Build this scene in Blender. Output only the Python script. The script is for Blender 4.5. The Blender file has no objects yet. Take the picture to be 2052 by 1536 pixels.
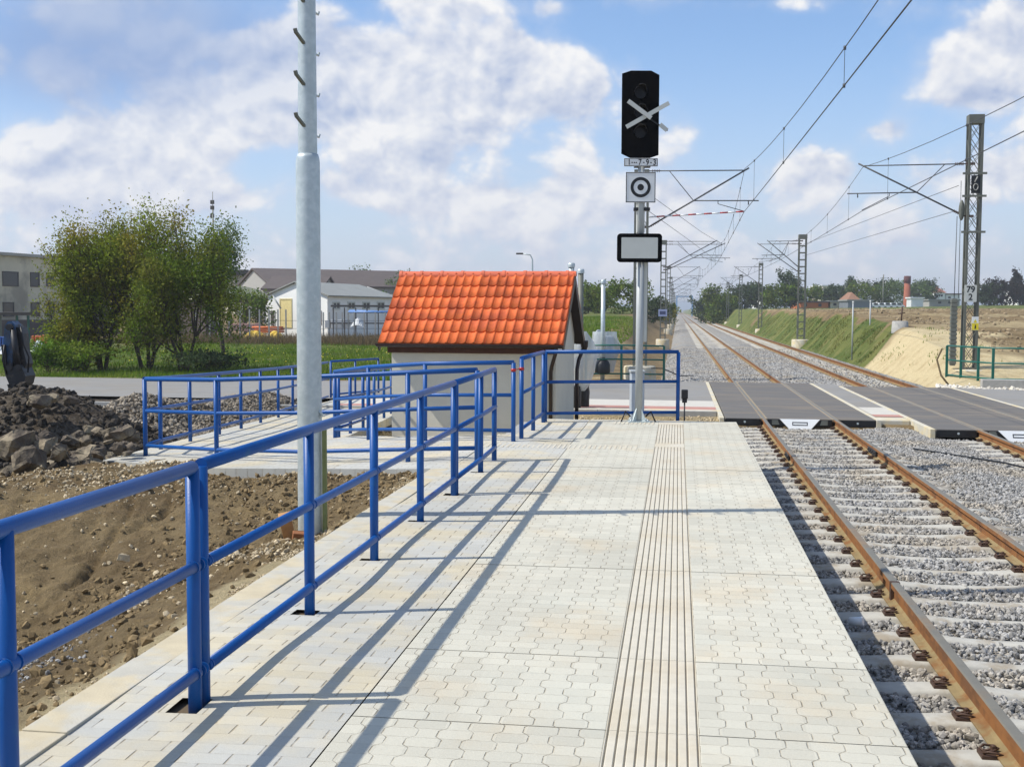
import bpy, bmesh, math, random
import numpy as np
from mathutils import Vector, Matrix, Euler
R = math.radians
random.seed(7); np.random.seed(7)
S = bpy.context.scene
COL = S.collection
# ------------------------------------------------------------------ camera
F, YAW, PITCH, ROLL, CH = 2301.0, R(8.184), R(3.642), R(0.235), 1.734
cy, sy = math.cos(YAW), math.sin(YAW)
CD = Vector((-sy*math.cos(PITCH), cy*math.cos(PITCH), -math.sin(PITCH)))
_r = Vector((cy, sy, 0)); _u = _r.cross(CD)
CR = _r*math.cos(ROLL)+_u*math.sin(ROLL); CU = -_r*math.sin(ROLL)+_u*math.cos(ROLL)
CP = Vector((0, 0, CH))
cam = bpy.data.cameras.new('camera'); cam.lens = F/2052*36; cam.sensor_width = 36; cam.clip_start = .05; cam.clip_end = 6000
co = bpy.data.objects.new('camera', cam); COL.objects.link(co)
m = Matrix((CR, CU, -CD)).transposed().to_4x4(); m.translation = CP; co.matrix_world = m
S.camera = co
def ray(px, py): return CD*F+CR*(px-1026)-CU*(py-768)
def at(px, py, d): return CP+ray(px, py)/F*d
def gnd(px, py, z):
    v = ray(px, py); return CP+v*((z-CP.z)/v.z)
# ------------------------------------------------------------------ light
SUN_EL, SUN_AZ = R(50.4), R(13.4)
sv = Vector((-math.cos(SUN_AZ)*math.cos(SUN_EL), -math.sin(SUN_AZ)*math.cos(SUN_EL), math.sin(SUN_EL)))
sl = bpy.data.lights.new('sun', 'SUN'); sl.energy = 4.6; sl.angle = R(.55); sl.color = (1, .95, .87)
so = bpy.data.objects.new('sun', sl); COL.objects.link(so); so.rotation_euler = sv.to_track_quat('Z', 'Y').to_euler(); so.location = (-20, -10, 30)
S.view_settings.view_transform = 'Standard'; S.view_settings.look = 'None'; S.view_settings.gamma = 1; S.view_settings.exposure = 0.1
S.view_settings.use_curve_mapping = False
# ------------------------------------------------------------------ node helper
class NT:
    def __init__(s, nt): s.nt = nt; s.L = nt.links
    def n(s, t, **k):
        nd = s.nt.nodes.new(t)
        for a, b in k.items(): setattr(nd, a, b)
        return nd
    def set(s, sock, v):
        if isinstance(v, bpy.types.NodeSocket): s.L.new(v, sock)
        elif isinstance(v, tuple) and sock.type == 'RGBA' and len(v) == 3: sock.default_value = (*v, 1)
        elif v is not None: sock.default_value = v
    def m(s, op, a, b=None, c=None, clamp=False):
        nd = s.n('ShaderNodeMath', operation=op, use_clamp=clamp)
        for i, v in enumerate((a, b, c)):
            if v is not None: s.set(nd.inputs[i], v)
        return nd.outputs[0]
    def vm(s, op, a, b=None):
        nd = s.n('ShaderNodeVectorMath', operation=op)
        s.set(nd.inputs[0], a)
        if b is not None: s.set(nd.inputs[1], b)
        return nd.outputs['Value'] if op in ('DOT_PRODUCT', 'LENGTH') else nd.outputs[0]
    def noise(s, vec, scale, detail=4, rough=.55, out='Fac', dist=0, dims='3D'):
        nd = s.n('ShaderNodeTexNoise', noise_dimensions=dims); s.set(nd.inputs['Vector'], vec); nd.inputs['Scale'].default_value = scale
        nd.inputs['Detail'].default_value = detail; nd.inputs['Roughness'].default_value = rough; nd.inputs['Distortion'].default_value = dist
        return nd.outputs[out]
    def mix(s, f, a, b, mode='MIX'):
        nd = s.n('ShaderNodeMix', data_type='RGBA', blend_type=mode, clamp_factor=True)
        s.set(nd.inputs[0], f); s.set(nd.inputs[6], a); s.set(nd.inputs[7], b); return nd.outputs[2]
    def ss(s, x, a, b, lo=0., hi=1.):
        nd = s.n('ShaderNodeMapRange', interpolation_type='SMOOTHSTEP'); s.set(nd.inputs[0], x)
        for i, v in enumerate((a, b, lo, hi)): nd.inputs[i+1].default_value = v
        return nd.outputs[0]
    def lin(s, x, a, b, lo=0., hi=1.):
        nd = s.n('ShaderNodeMapRange'); s.set(nd.inputs[0], x)
        for i, v in enumerate((a, b, lo, hi)): nd.inputs[i+1].default_value = v
        return nd.outputs[0]
    def sep(s, v):
        nd = s.n('ShaderNodeSeparateXYZ'); s.set(nd.inputs[0], v); return nd.outputs
    def comb(s, x, y, z):
        nd = s.n('ShaderNodeCombineXYZ')
        for i, v in enumerate((x, y, z)): s.set(nd.inputs[i], v)
        return nd.outputs[0]
def c4(c): return (c[0], c[1], c[2])
def srgb(r, g, b): return tuple(((v/255+.055)/1.055)**2.4 if v > 10 else v/255/12.92 for v in (r, g, b))
# ------------------------------------------------------------------ world: sky with clouds
w = bpy.data.worlds.new('World'); S.world = w; w.use_nodes = True
w.node_tree.nodes.clear(); W = NT(w.node_tree)
sky = W.n('ShaderNodeTexSky', sky_type='NISHITA', sun_disc=False); sky.sun_elevation = SUN_EL; sky.sun_rotation = math.atan2(sv.x, sv.y)
sky.air_density = 1.0; sky.dust_density = .7; sky.ozone_density = 2.0
tc = W.n('ShaderNodeTexCoord').outputs['Generated']
nv = W.vm('NORMALIZE', tc); xyz = W.sep(nv)
az = W.m('ARCTAN2', xyz[0], xyz[1]); el = W.m('ARCSINE', xyz[2])
def azel(px, py):
    d = ray(px, py).normalized(); return math.atan2(d.x, d.y), math.asin(d.z)
ae = W.comb(az, el, 0.)
def blob(px, py, sx, sy_, wgt):
    a, e = azel(px, py); v = W.vm('SUBTRACT', ae, (a, e, 0)); v = W.vm('MULTIPLY', v, (F/sx, F/sy_, 0))
    q = W.vm('DOT_PRODUCT', v, v); return W.m('MULTIPLY', W.m('EXPONENT', W.m('MULTIPLY', q, -1.)), wgt)
BL = [(900, 150, 250, 80, .62), (560, 130, 170, 75, .50), (740, 210, 330, 110, .45), (1060, 130, 110, 70, .40), (330, 250, 190, 90, .50), (240, 330, 150, 70, .45), (70, 360, 130, 50, .40), (1160, 210, 70, 80, .30), (1950, 140, 95, 75, .80), (2040, 60, 60, 50, .4),
      (1640, 340, 70, 34, .62), (1770, 262, 60, 26, .60), (1160, 330, 50, 70, .42), (1210, 400, 120, 40, .30), (880, 5, 100, 24, .6), (1590, 5, 110, 26, .5), (1100, 18, 50, 20, .35), (160, 70, 300, 90, .18), (1970, 350, 120, 40, .40),
      (1380, 400, 180, 36, .36), (860, 330, 50, 26, .45), (690, 380, 130, 40, .34), (960, 400, 160, 34, .34), (450, 390, 120, 30, .3), (1380, 260, 40, 30, .38), (120, 200, 200, 50, -.1), (1650, 130, 260, 110, -.5), (1240, 60, 100, 50, -.3), (480, 20, 80, 40, -.3), (1460, 250, 50, 60, -.2), (520, 330, 60, 40, -.25), (860, 340, 200, 20, -.05)]
cov = None
for b_ in BL:
    t = blob(*b_); cov = t if cov is None else W.m('ADD', cov, t)
def cn(de, da=0.):
    e2 = W.m('ADD', el, de) if de else el
    a2 = W.m('ADD', az, da) if da else az
    v = W.comb(a2, W.m('MULTIPLY', e2, 1.25), 0.)
    wv = W.noise(v, 9, 2, .5, 'Color', dims='2D'); v2 = W.vm('ADD', v, W.vm('MULTIPLY', W.vm('SUBTRACT', wv, (.5, .5, .5)), (.05, .04, .0)))
    vo = W.n('ShaderNodeTexVoronoi', feature='F1', voronoi_dimensions='2D'); W.set(vo.inputs['Vector'], v2); vo.inputs['Scale'].default_value = 15; vo.inputs['Detail'].default_value = 3; vo.inputs['Roughness'].default_value = .55; vo.normalize = True
    puff = W.m('SUBTRACT', 1., vo.outputs['Distance'])
    a_ = W.noise(v, 7, 8, .55, dims='2D')
    return W.m('ADD', W.m('MULTIPLY', puff, .55), W.m('MULTIPLY', a_, .65))
n0 = cn(0); n1 = cn(.011, -.006)
hz = W.ss(el, R(1), R(10), .20, 0.)       # thin cloud thickens near the horizon
den = W.m('ADD', W.m('ADD', W.m('MULTIPLY', W.m('SUBTRACT', n0, .70), 1.9), cov), hz)
alpha = W.ss(den, .10, .38)
soft = W.ss(den, -.12, .38, 0., .5)
lit = W.m('ADD', .60, W.m('MULTIPLY', W.m('SUBTRACT', n0, n1), 4.4), clamp=True)
shade = W.m('ADD', lit, W.lin(den, .3, 1.0, .10, -.12), clamp=True)
gray = W.m('MINIMUM', W.m('ADD', blob(170, 110, 300, 105, 1.), blob(330, 20, 220, 60, .7)), 1.)
ccol = W.mix(shade, c4(srgb(170, 186, 218)), c4(srgb(252, 251, 250)))
skc = W.vm('MULTIPLY', sky.outputs[0], (.128, .150, .174))
pale = W.ss(el, R(-1), R(14), .72, .04)
base = W.mix(pale, skc, c4(srgb(206, 214, 234)))
base = W.mix(soft, base, c4(srgb(210, 219, 238)))
hzc = W.ss(el, R(0), R(9), .5, 0.)
ccol = W.mix(hzc, ccol, c4(srgb(222, 225, 238)))
fin = W.mix(W.m('MULTIPLY', alpha, .94), base, ccol)
fin = W.mix(W.m('MULTIPLY', gray, .85), fin, W.mix(W.ss(W.noise(W.comb(az, el, 1.), 7, 4, .5), .4, .62), c4(srgb(138, 168, 216)), c4(srgb(168, 188, 222))))
bg = W.n('ShaderNodeBackground'); W.L.new(fin, bg.inputs[0]); bg.inputs[1].default_value = .95
wo = W.n('ShaderNodeOutputWorld'); W.L.new(bg.outputs[0], wo.inputs[0])
# ------------------------------------------------------------------ materials
MATS = {}
def mat(name, col, rough=.6, metal=0., var=.12, vscale=6., bump=0., bscale=40., col2=None, c2scale=3., c2t=(.45, .65), island=0., spec=.5, trans=0., alpha=1., stretch=None):
    if name in MATS: return MATS[name]
    mt = bpy.data.materials.new(name); mt.use_nodes = True; mt.node_tree.nodes.clear(); N = NT(mt.node_tree)
    out = N.n('ShaderNodeOutputMaterial'); p = N.n('ShaderNodeBsdfPrincipled')
    pos = N.n('ShaderNodeNewGeometry').outputs['Position']
    c = c4(col)
    if stretch: pos = N.vm('MULTIPLY', pos, stretch)
    if col2: c = N.mix(N.ss(N.noise(pos, c2scale, 5, .6), *c2t), c, c4(col2))
    if var:
        f = N.lin(N.noise(pos, vscale, 5, .6), .25, .75, 1-var, 1+var)
        c = N.vm('MULTIPLY', c, N.comb(f, f, f))
    if island:
        r = N.n('ShaderNodeNewGeometry').outputs['Random Per Island']
        f = N.lin(r, 0, 1, 1-island, 1+island); c = N.vm('MULTIPLY', c, N.comb(f, f, f))
    N.set(p.inputs['Base Color'], c); p.inputs['Roughness'].default_value = rough; p.inputs['Metallic'].default_value = metal
    p.inputs['Specular IOR Level'].default_value = spec
    if bump:
        b = N.n('ShaderNodeBump'); b.inputs['Strength'].default_value = 1; b.inputs['Distance'].default_value = bump
        N.L.new(N.noise(pos, bscale, 5, .6), b.inputs['Height']); N.L.new(b.outputs[0], p.inputs['Normal'])
    o = p.outputs[0]
    if trans:
        t = N.n('ShaderNodeBsdfTranslucent'); N.set(t.inputs[0], c); mx = N.n('ShaderNodeMixShader'); mx.inputs[0].default_value = trans
        N.L.new(o, mx.inputs[1]); N.L.new(t.outputs[0], mx.inputs[2]); o = mx.outputs[0]
    if alpha < 1: p.inputs['Alpha'].default_value = alpha
    N.L.new(o, out.inputs[0]); MATS[name] = mt; return mt
def paving(name, kind, slabs=True):
    mt = bpy.data.materials.new(name); mt.use_nodes = True; mt.node_tree.nodes.clear(); N = NT(mt.node_tree)
    out = N.n('ShaderNodeOutputMaterial'); p = N.n('ShaderNodeBsdfPrincipled')
    pos = N.n('ShaderNodeNewGeometry').outputs['Position']; wob = N.noise(pos, 9, 2, .5, 'Color')
    pw = N.vm('ADD', pos, N.vm('MULTIPLY', N.vm('SUBTRACT', wob, (.5, .5, .5)), (.003, .003, 0)))
    x, y, z = N.sep(pw)
    if kind == 'bone':
        rh, wd, am = .1, .1145, .0150
        v = N.m('DIVIDE', N.m('SUBTRACT', y, 4.669), rh)
        tri = N.m('PINGPONG', v, 1.)                       # 0..1 over one row
        fl = N.m('FLOOR', v); par = N.m('MODULO', N.m('ADD', fl, 400.), 2.)
        fr = N.m('FRACT', v)
        pr = N.m('MINIMUM', N.m('MINIMUM', N.m('MULTIPLY', fr, 6.), N.m('MULTIPLY', N.m('SUBTRACT', 1., fr), 6.)), 1.)
        sg = N.m('SUBTRACT', N.m('MULTIPLY', par, 2.), 1.)
        zz = N.m('MULTIPLY', N.m('MULTIPLY', pr, sg), am)
        u = N.m('FLOORED_MODULO', N.m('ADD', x, .02), 2*wd)
        d1 = N.m('ABSOLUTE', N.m('SUBTRACT', u, zz)); d2 = N.m('ABSOLUTE', N.m('SUBTRACT', u, N.m('SUBTRACT', wd, zz)))
        d3 = N.m('ABSOLUTE', N.m('SUBTRACT', N.m('SUBTRACT', u, 2*wd), zz))
        dv = N.m('MINIMUM', N.m('MINIMUM', d1, d2), d3)
        dh = N.m('MULTIPLY', N.m('MINIMUM', fr, N.m('SUBTRACT', 1., fr)), rh)
        cell = N.comb(N.m('FLOOR', N.m('DIVIDE', N.m('ADD', x, .02), wd)), fl, 0.)
        lv = N.ss(dv, .0012, .0042, 1., 0.); lh = N.ss(dh, .0008, .0035, .5, 0.)
    else:
        rh, wd = .1, .2
        v = N.m('DIVIDE', y, rh); fl = N.m('FLOOR', v); fr = N.m('FRACT', v)
        par = N.m('MODULO', N.m('ADD', fl, 400.), 2.)
        u = N.m('FRACT', N.m('ADD', N.m('DIVIDE', x, wd), N.m('MULTIPLY', par, .5)))
        dv = N.m('MULTIPLY', N.m('MINIMUM', u, N.m('SUBTRACT', 1., u)), wd)
        dh = N.m('MULTIPLY', N.m('MINIMUM', fr, N.m('SUBTRACT', 1., fr)), rh)
        cell = N.comb(N.m('FLOOR', N.m('ADD', N.m('DIVIDE', x, wd), N.m('MULTIPLY', par, .5))), fl, 1.)
        lv = N.ss(dv, .002, .0062, 1., 0.); lh = N.ss(dh, .001, .004, .35, 0.)
    # some joints are packed with sand
    fillv = N.ss(N.noise(pos, 14, 3, .6), .38, .62, .35, 1.)
    line = N.m('MULTIPLY', N.m('MAXIMUM', lv, lh), fillv)
    if kind == 'bone' and slabs:
        ys = N.m('FRACT', N.m('SUBTRACT', y, 3.669)); ds = N.m('MINIMUM', ys, N.m('SUBTRACT', 1., ys))
        line = N.m('MAXIMUM', line, N.ss(ds, .0025, .006, 1., 0.))
    wn2 = N.n('ShaderNodeTexWhiteNoise'); N.set(wn2.inputs['Vector'], N.comb(N.m('FLOOR', N.m('SUBTRACT', y, 3.669)), N.m('FLOOR', N.m('ADD', x, .9)), 4.))
    wn = N.n('ShaderNodeTexWhiteNoise'); N.set(wn.inputs['Vector'], cell)
    f = N.m('MULTIPLY', N.lin(wn.outputs['Value'], 0, 1, .93, 1.05), N.lin(wn2.outputs['Value'], 0, 1, .95, 1.03))
    if kind == 'block':
        c = N.mix(N.ss(N.noise(pos, 1.3, 4, .6), .4, .65), c4(srgb(182, 181, 172)), c4(srgb(196, 186, 160)))
    else:
        c = N.mix(N.ss(N.noise(pos, 1.1, 5, .6), .48, .72), c4(srgb(195, 191, 174)), c4(srgb(198, 187, 163)))
        c = N.mix(N.ss(N.noise(N.vm('ADD', pos, (7., 3., 0.)), 1.4, 4, .6), .5, .7, 0, .55), c, c4(srgb(190, 189, 174)))
        c = N.mix(N.ss(N.noise(N.vm('MULTIPLY', pos, (1., .35, 1.)), 3.1, 5, .65), .63, .72, 0, .28), c, c4(srgb(186, 166, 136)))
    grain = N.lin(N.noise(N.vm('MULTIPLY', pos, (1, 3., 1)), 45, 6, .7), .3, .7, .93, 1.06)
    f = N.m('MULTIPLY', f, grain); spk = N.ss(N.noise(pos, 160, 2, .5), .68, .78, 1., .78); f = N.m('MULTIPLY', f, spk)
    big = N.lin(N.noise(pos, .7, 3, .5), .3, .7, .93, 1.05); f = N.m('MULTIPLY', f, big)
    c = N.vm('MULTIPLY', c, N.comb(f, f, f))
    c = N.mix(N.m('MULTIPLY', line, .62), c, c4(srgb(122, 106, 80)))
    N.set(p.inputs['Base Color'], c); p.inputs['Roughness'].default_value = .8; p.inputs['Specular IOR Level'].default_value = .25
    hgt = N.m('ADD', N.m('MULTIPLY', line, -.004), N.m('MULTIPLY', N.noise(pos, 120, 3, .6), .0015))
    hgt = N.m('ADD', hgt, N.m('MULTIPLY', wn.outputs['Value'], .0012))
    b = N.n('ShaderNodeBump'); b.inputs['Distance'].default_value = 1.; b.inputs['Strength'].default_value = .9
    N.L.new(hgt, b.inputs['Height']); N.L.new(b.outputs[0], p.inputs['Normal'])
    N.L.new(p.outputs[0], out.inputs[0]); return mt
M_BONE = paving('interlocking_concrete_paving', 'bone'); M_BLOCK = paving('block_paving', 'block')
M_CONC = mat('concrete', srgb(196, 190, 172), .85, var=.12, vscale=5, bump=.002, bscale=90, col2=srgb(206, 190, 150), spec=.2)
M_CONCG = mat('grey_concrete', srgb(165, 163, 156), .9, var=.14, vscale=9, bump=.003, bscale=70, spec=.2)
M_TACT = mat('tactile_concrete', srgb(199, 192, 174), .82, var=.08, vscale=12, bump=.001, bscale=120, col2=srgb(194, 184, 162), c2scale=1.4, spec=.2)
M_BLUE = mat('blue_paint', srgb(8, 76, 144), .4, var=.10, vscale=5, bump=.0006, bscale=120, spec=.35, col2=srgb(30, 88, 140), c2scale=6., c2t=(.6, .75))
M_GREEN = mat('green_paint', srgb(20, 96, 82), .35, var=.08, vscale=5)
M_GALV = mat('galvanised_steel', srgb(182, 192, 191), .42, metal=.35, var=.08, vscale=9, col2=srgb(196, 204, 202), c2scale=16, c2t=(.4, .65), bump=.0006, bscale=60)
M_PAINTG = mat('pale_grey_paint', srgb(168, 172, 170), .45, var=.06, vscale=5)
M_DGALV = mat('weathered_steel_grey', srgb(112, 114, 104), .6, metal=.2, var=.15, vscale=8)
M_MASTG = mat('grey_mast_paint', srgb(104, 106, 96), .6, var=.12, vscale=6)
M_WIRE = mat('copper_wire', srgb(70, 72, 74), .5, metal=.3, var=0)
M_BLACK = mat('black_paint', srgb(17, 18, 20), .45, var=.1)
M_MATT = mat('matt_black_board', (.0025, .0025, .003), .8, var=.05, spec=.08)
M_WHITE = mat('white_plate', srgb(222, 224, 222), .4, var=.04, vscale=3)
M_DULLW = mat('dull_white_plate', srgb(196, 198, 190), .5, var=.05, vscale=3)
M_RED = mat('red_paint', srgb(170, 30, 26), .4, var=.08)
M_YEL = mat('yellow_plate', srgb(225, 205, 40), .4, var=.05)
M_RUST = mat('rusty_rail_side', srgb(142, 98, 60), .9, var=.16, vscale=7, col2=srgb(112, 80, 56), c2scale=3, bump=.0008, bscale=120, spec=.2)
M_RAILT = mat('rail_head', srgb(120, 116, 104), .55, metal=.15, var=.1, vscale=8, col2=srgb(136, 116, 90), c2scale=1.2, c2t=(.5, .7))
M_RFOOT = mat('dusty_rail_web', srgb(138, 122, 88), .9, var=.16, vscale=9, col2=srgb(128, 92, 58), c2scale=4, spec=.2)
M_CLIP = mat('rusty_clip', srgb(82, 62, 50), .65, metal=.3, var=.2, vscale=30)
M_SLEEP = mat('sleeper_concrete', srgb(182, 179, 168), .88, var=.1, vscale=8, bump=.002, bscale=60, col2=srgb(158, 148, 130), spec=.2)
M_STONE = mat('ballast_stone', srgb(152, 150, 145), .9, var=.16, vscale=30, island=.46, bump=.003, bscale=160, spec=.25, col2=srgb(160, 152, 138), c2scale=.8)
M_PEB = mat('pebble', srgb(184, 168, 138), .9, var=.15, vscale=30, island=.35, spec=.2)
M_CLOD = mat('soil_clod', srgb(126, 108, 78), .95, var=.15, vscale=20, island=.25, bump=.004, bscale=90, spec=.15)
M_CHUNK = mat('asphalt_rubble', srgb(92, 83, 72), .92, var=.3, vscale=5, bump=.03, bscale=16, col2=srgb(142, 130, 108), c2scale=2.0, c2t=(.46, .62), island=.15, spec=.2)
M_ASPH = mat('asphalt', srgb(138, 136, 131), .85, var=.07, vscale=1.2, bump=.002, bscale=150, col2=srgb(138, 134, 126), c2scale=.5, spec=.25)
M_ASPHD = mat('crossing_rubber', srgb(104, 101, 96), .8, var=.12, vscale=2.2, bump=.0015, bscale=120, col2=srgb(120, 112, 100), c2scale=1.6, spec=.3, stretch=(.3, 1.6, 1.))
M_PINK = mat('red_paving', srgb(178, 130, 116), .85, var=.1, vscale=3, bump=.001, bscale=90)
M_TILE = mat('terracotta_tile', srgb(222, 112, 60), .66, var=.12, vscale=9, island=.2, bump=.0008, bscale=80, spec=.15, col2=srgb(196, 96, 60), c2scale=1.5)
M_RIDGE = mat('terracotta_ridge', srgb(214, 104, 66), .6, var=.1, vscale=9, island=.1)
M_WALL = mat('render_grey', srgb(214, 210, 194), .9, var=.05, vscale=2.5, bump=.0015, bscale=140, spec=.15)
M_WOOD = mat('dark_wood', srgb(84, 50, 34), .75, var=.25, vscale=10, bump=.002, bscale=40)
M_TIMB = mat('pale_timber', srgb(176, 132, 84), .8, var=.2, vscale=14, bump=.002, bscale=60)
M_BROWN = mat('brown_gutter', srgb(40, 26, 22), .45, var=.1)
M_GLASS = mat('dark_window', srgb(26, 28, 34), .3, var=.1, vscale=2, spec=.8)
M_FACT = mat('old_render', srgb(206, 197, 172), .9, var=.1, vscale=.5, bump=.004, bscale=6, col2=srgb(160, 152, 134), c2scale=.35)
M_WHW = mat('white_render', srgb(234, 234, 228), .85, var=.05, vscale=.8)
M_DROOF = mat('dark_roof_sheet', srgb(88, 78, 72), .85, var=.14, vscale=1.2)
M_GROOF = mat('grey_roof_sheet', srgb(140, 142, 136), .8, var=.1, vscale=.7)
M_YROOF = mat('cream_roof_sheet', srgb(216, 214, 178), .7, var=.06, vscale=.5)
M_OCHRE = mat('ochre_door', srgb(206, 192, 140), .7, var=.06)
M_ORANGE = mat('orange_wall', srgb(190, 110, 60), .85, var=.12, vscale=.6)
M_ORPIPE = mat('orange_pipe', srgb(205, 110, 60), .6, var=.1, island=.15)
M_YPIPE = mat('yellow_tarp', srgb(215, 180, 60), .6, var=.15, vscale=1)
M_TARP = mat('pale_tarp', srgb(196, 198, 196), .7, var=.2, vscale=1.5)
M_BRICK = mat('brick_red', srgb(150, 86, 62), .85, var=.16, vscale=1.1)
M_PLAST = mat('clear_plastic_wrap', srgb(200, 206, 206), .25, var=.1, vscale=4, alpha=.6, bump=.01, bscale=14)
M_WRAP = mat('pale_grey_housing', srgb(176, 184, 190), .4, var=.1, vscale=4, bump=.004, bscale=12)
M_EXB = mat('excavator_blue', srgb(36, 74, 110), .45, var=.3, vscale=5, col2=srgb(44, 46, 50), c2scale=4)
M_EXK = mat('oily_black_steel', srgb(30, 30, 32), .5, var=.3, vscale=8, col2=srgb(72, 64, 56), c2scale=7, c2t=(.55, .7))
M_TRUNK = mat('bark', srgb(70, 60, 48), .9, var=.2, vscale=3)
M_FCLOD = mat('field_clod', srgb(146, 130, 104), .95, island=.25, var=.2, vscale=3, spec=.1)
M_SAND = mat('sand', srgb(206, 186, 134), .95, var=.1, vscale=3, bump=.006, bscale=25, spec=.1)
def leafmat(name, a, b):
    return mat(name, a, .55, var=.25, vscale=.9, col2=b, c2scale=.7, c2t=(.4, .65), island=.4, trans=.38, spec=.06)
L_OLIVE = leafmat('olive_leaf', srgb(122, 136, 40), srgb(140, 126, 48)); L_OLIVE2 = leafmat('dark_olive_leaf', srgb(100, 122, 38), srgb(120, 122, 46)); L_GREEN = leafmat('green_leaf', srgb(90, 114, 40), srgb(112, 122, 48))
L_DARK = leafmat('dark_leaf', srgb(66, 82, 52), srgb(78, 92, 58)); L_PALE = leafmat('pale_leaf', srgb(104, 122, 70), srgb(90, 108, 66))
L_GRASS = leafmat('grass_blade', srgb(92, 124, 34), srgb(124, 138, 50)); L_MAROON = leafmat('maroon_leaf', srgb(58, 48, 42), srgb(46, 52, 40)); L_SLOPE = leafmat('slope_grass', srgb(86, 100, 46), srgb(132, 124, 76)); L_WEED = leafmat('dry_weed', srgb(120, 102, 76), srgb(104, 94, 62))
# ------------------------------------------------------------------ object helpers
def tag(o, label=None, cat=None, group=None, kind=None):
    if label: o['label'] = label
    if cat: o['category'] = cat
    if group: o['group'] = group
    if kind: o['kind'] = kind
    return o
def thing(name, label, cat, loc=(0, 0, 0), group=None):
    o = bpy.data.objects.new(name, None); COL.objects.link(o); o.location = loc; o.empty_display_size = .2
    return tag(o, label, cat, group)
class MB:
    def __init__(s): s.v = []; s.f = []; s.sm = []; s.mi = []
    def add(s, vs, fs, smooth=False, mi=0):
        o = len(s.v); s.v += [tuple(v) for v in vs]; s.f += [tuple(i+o for i in f) for f in fs]; s.sm += [smooth]*len(fs); s.mi += [mi]*len(fs); return s
    def box(s, x0, x1, y0, y1, z0, z1, M=None, mi=0):
        vs = [Vector((x, y, z)) for z in (z0, z1) for y in (y0, y1) for x in (x0, x1)]
        if M is not None: vs = [M@v for v in vs]
        return s.add(vs, [(0, 2, 3, 1), (4, 5, 7, 6), (0, 1, 5, 4), (1, 3, 7, 5), (3, 2, 6, 7), (2, 0, 4, 6)], mi=mi)
    def bbox(s, x0, x1, y0, y1, z0, z1, b=.01, M=None, mi=0):      # bevelled box (chamfered)
        bm = bmesh.new(); bmesh.ops.create_cube(bm, size=1)
        for v in bm.verts: v.co = Vector(((x0+x1)/2+v.co.x*(x1-x0), (y0+y1)/2+v.co.y*(y1-y0), (z0+z1)/2+v.co.z*(z1-z0)))
        bmesh.ops.bevel(bm, geom=bm.edges[:], offset=b, segments=2, affect='EDGES', profile=.5)
        bm.verts.index_update()
        vs = [(M@v.co if M is not None else v.co.copy()) for v in bm.verts]; fs = [[v.index for v in f.verts] for f in bm.faces]
        bm.free(); return s.add(vs, fs, mi=mi)
    def bar(s, a, b, w, h=None, up=(0, 0, 1), mi=0):
        a = Vector(a); b = Vector(b); h = h or w; d = (b-a); L = d.length; d.normalize(); u = Vector(up)
        if abs(d.dot(u)) > .99: u = Vector((0, 1, 0))
        x = d.cross(u).normalized(); z = x.cross(d)
        vs = [p+x*sx*w/2+z*sz*h/2 for p in (a, b) for sx, sz in ((-1, -1), (1, -1), (1, 1), (-1, 1))]
        return s.add(vs, [(0, 1, 5, 4), (1, 2, 6, 5), (2, 3, 7, 6), (3, 0, 4, 7), (0, 3, 2, 1), (4, 5, 6, 7)], mi=mi)
    def tube(s, pts, r, n=12, cap=True, mi=0):
        pts = [Vector(p) for p in pts]; rs = r if isinstance(r, (list, tuple)) else [r]*len(pts)
        vs = []; prev = None
        for i, p in enumerate(pts):
            if i == 0: t = pts[1]-p
            elif i == len(pts)-1: t = p-pts[i-1]
            else: t = (pts[i+1]-p).normalized()+(p-pts[i-1]).normalized()
            t.normalize()
            if prev is None:
                u = Vector((0, 0, 1)) if abs(t.z) < .9 else Vector((0, 1, 0)); x = t.cross(u).normalized()
            else: x = (prev-t*prev.dot(t)).normalized()
            prev = x; y = t.cross(x)
            for k in range(n):
                a = 2*math.pi*k/n; vs.append(p+(x*math.cos(a)+y*math.sin(a))*rs[i])
        fs = [(i*n+k, i*n+(k+1) % n, (i+1)*n+(k+1) % n, (i+1)*n+k) for i in range(len(pts)-1) for k in range(n)]
        s.add(vs, fs, True, mi)
        if cap:
            o = len(s.v)-len(vs); s.f.append(tuple(o+k for k in range(n))[::-1]); s.f.append(tuple(o+(len(pts)-1)*n+k for k in range(n))); s.sm += [False]*2; s.mi += [mi]*2
        return s
    def prism(s, poly, M, t0, t1, mi=0):      # 2-D outline (x,z) extruded along y
        n = len(poly); vs = [M@Vector((x, t, z)) for t in (t0, t1) for x, z in poly]
        fs = [tuple(range(n)), tuple(range(2*n-1, n-1, -1))]+[(k, n+k, n+(k+1) % n, (k+1) % n) for k in range(n)]
        return s.add(vs, fs, mi=mi)
    def lathe(s, prof, c, n=24, mi=0, smooth=True):
        vs = []; c = Vector(c)
        for r, z in prof:
            for k in range(n):
                a = 2*math.pi*k/n; vs.append(c+Vector((r*math.cos(a), r*math.sin(a), z)))
        fs = [(i*n+k, i*n+(k+1) % n, (i+1)*n+(k+1) % n, (i+1)*n+k) for i in range(len(prof)-1) for k in range(n)]
        s.add(vs, fs, smooth, mi); o = len(s.v)-len(vs)
        s.f.append(tuple(o+(len(prof)-1)*n+k for k in range(n))); s.sm.append(False); s.mi.append(mi); return s
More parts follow.
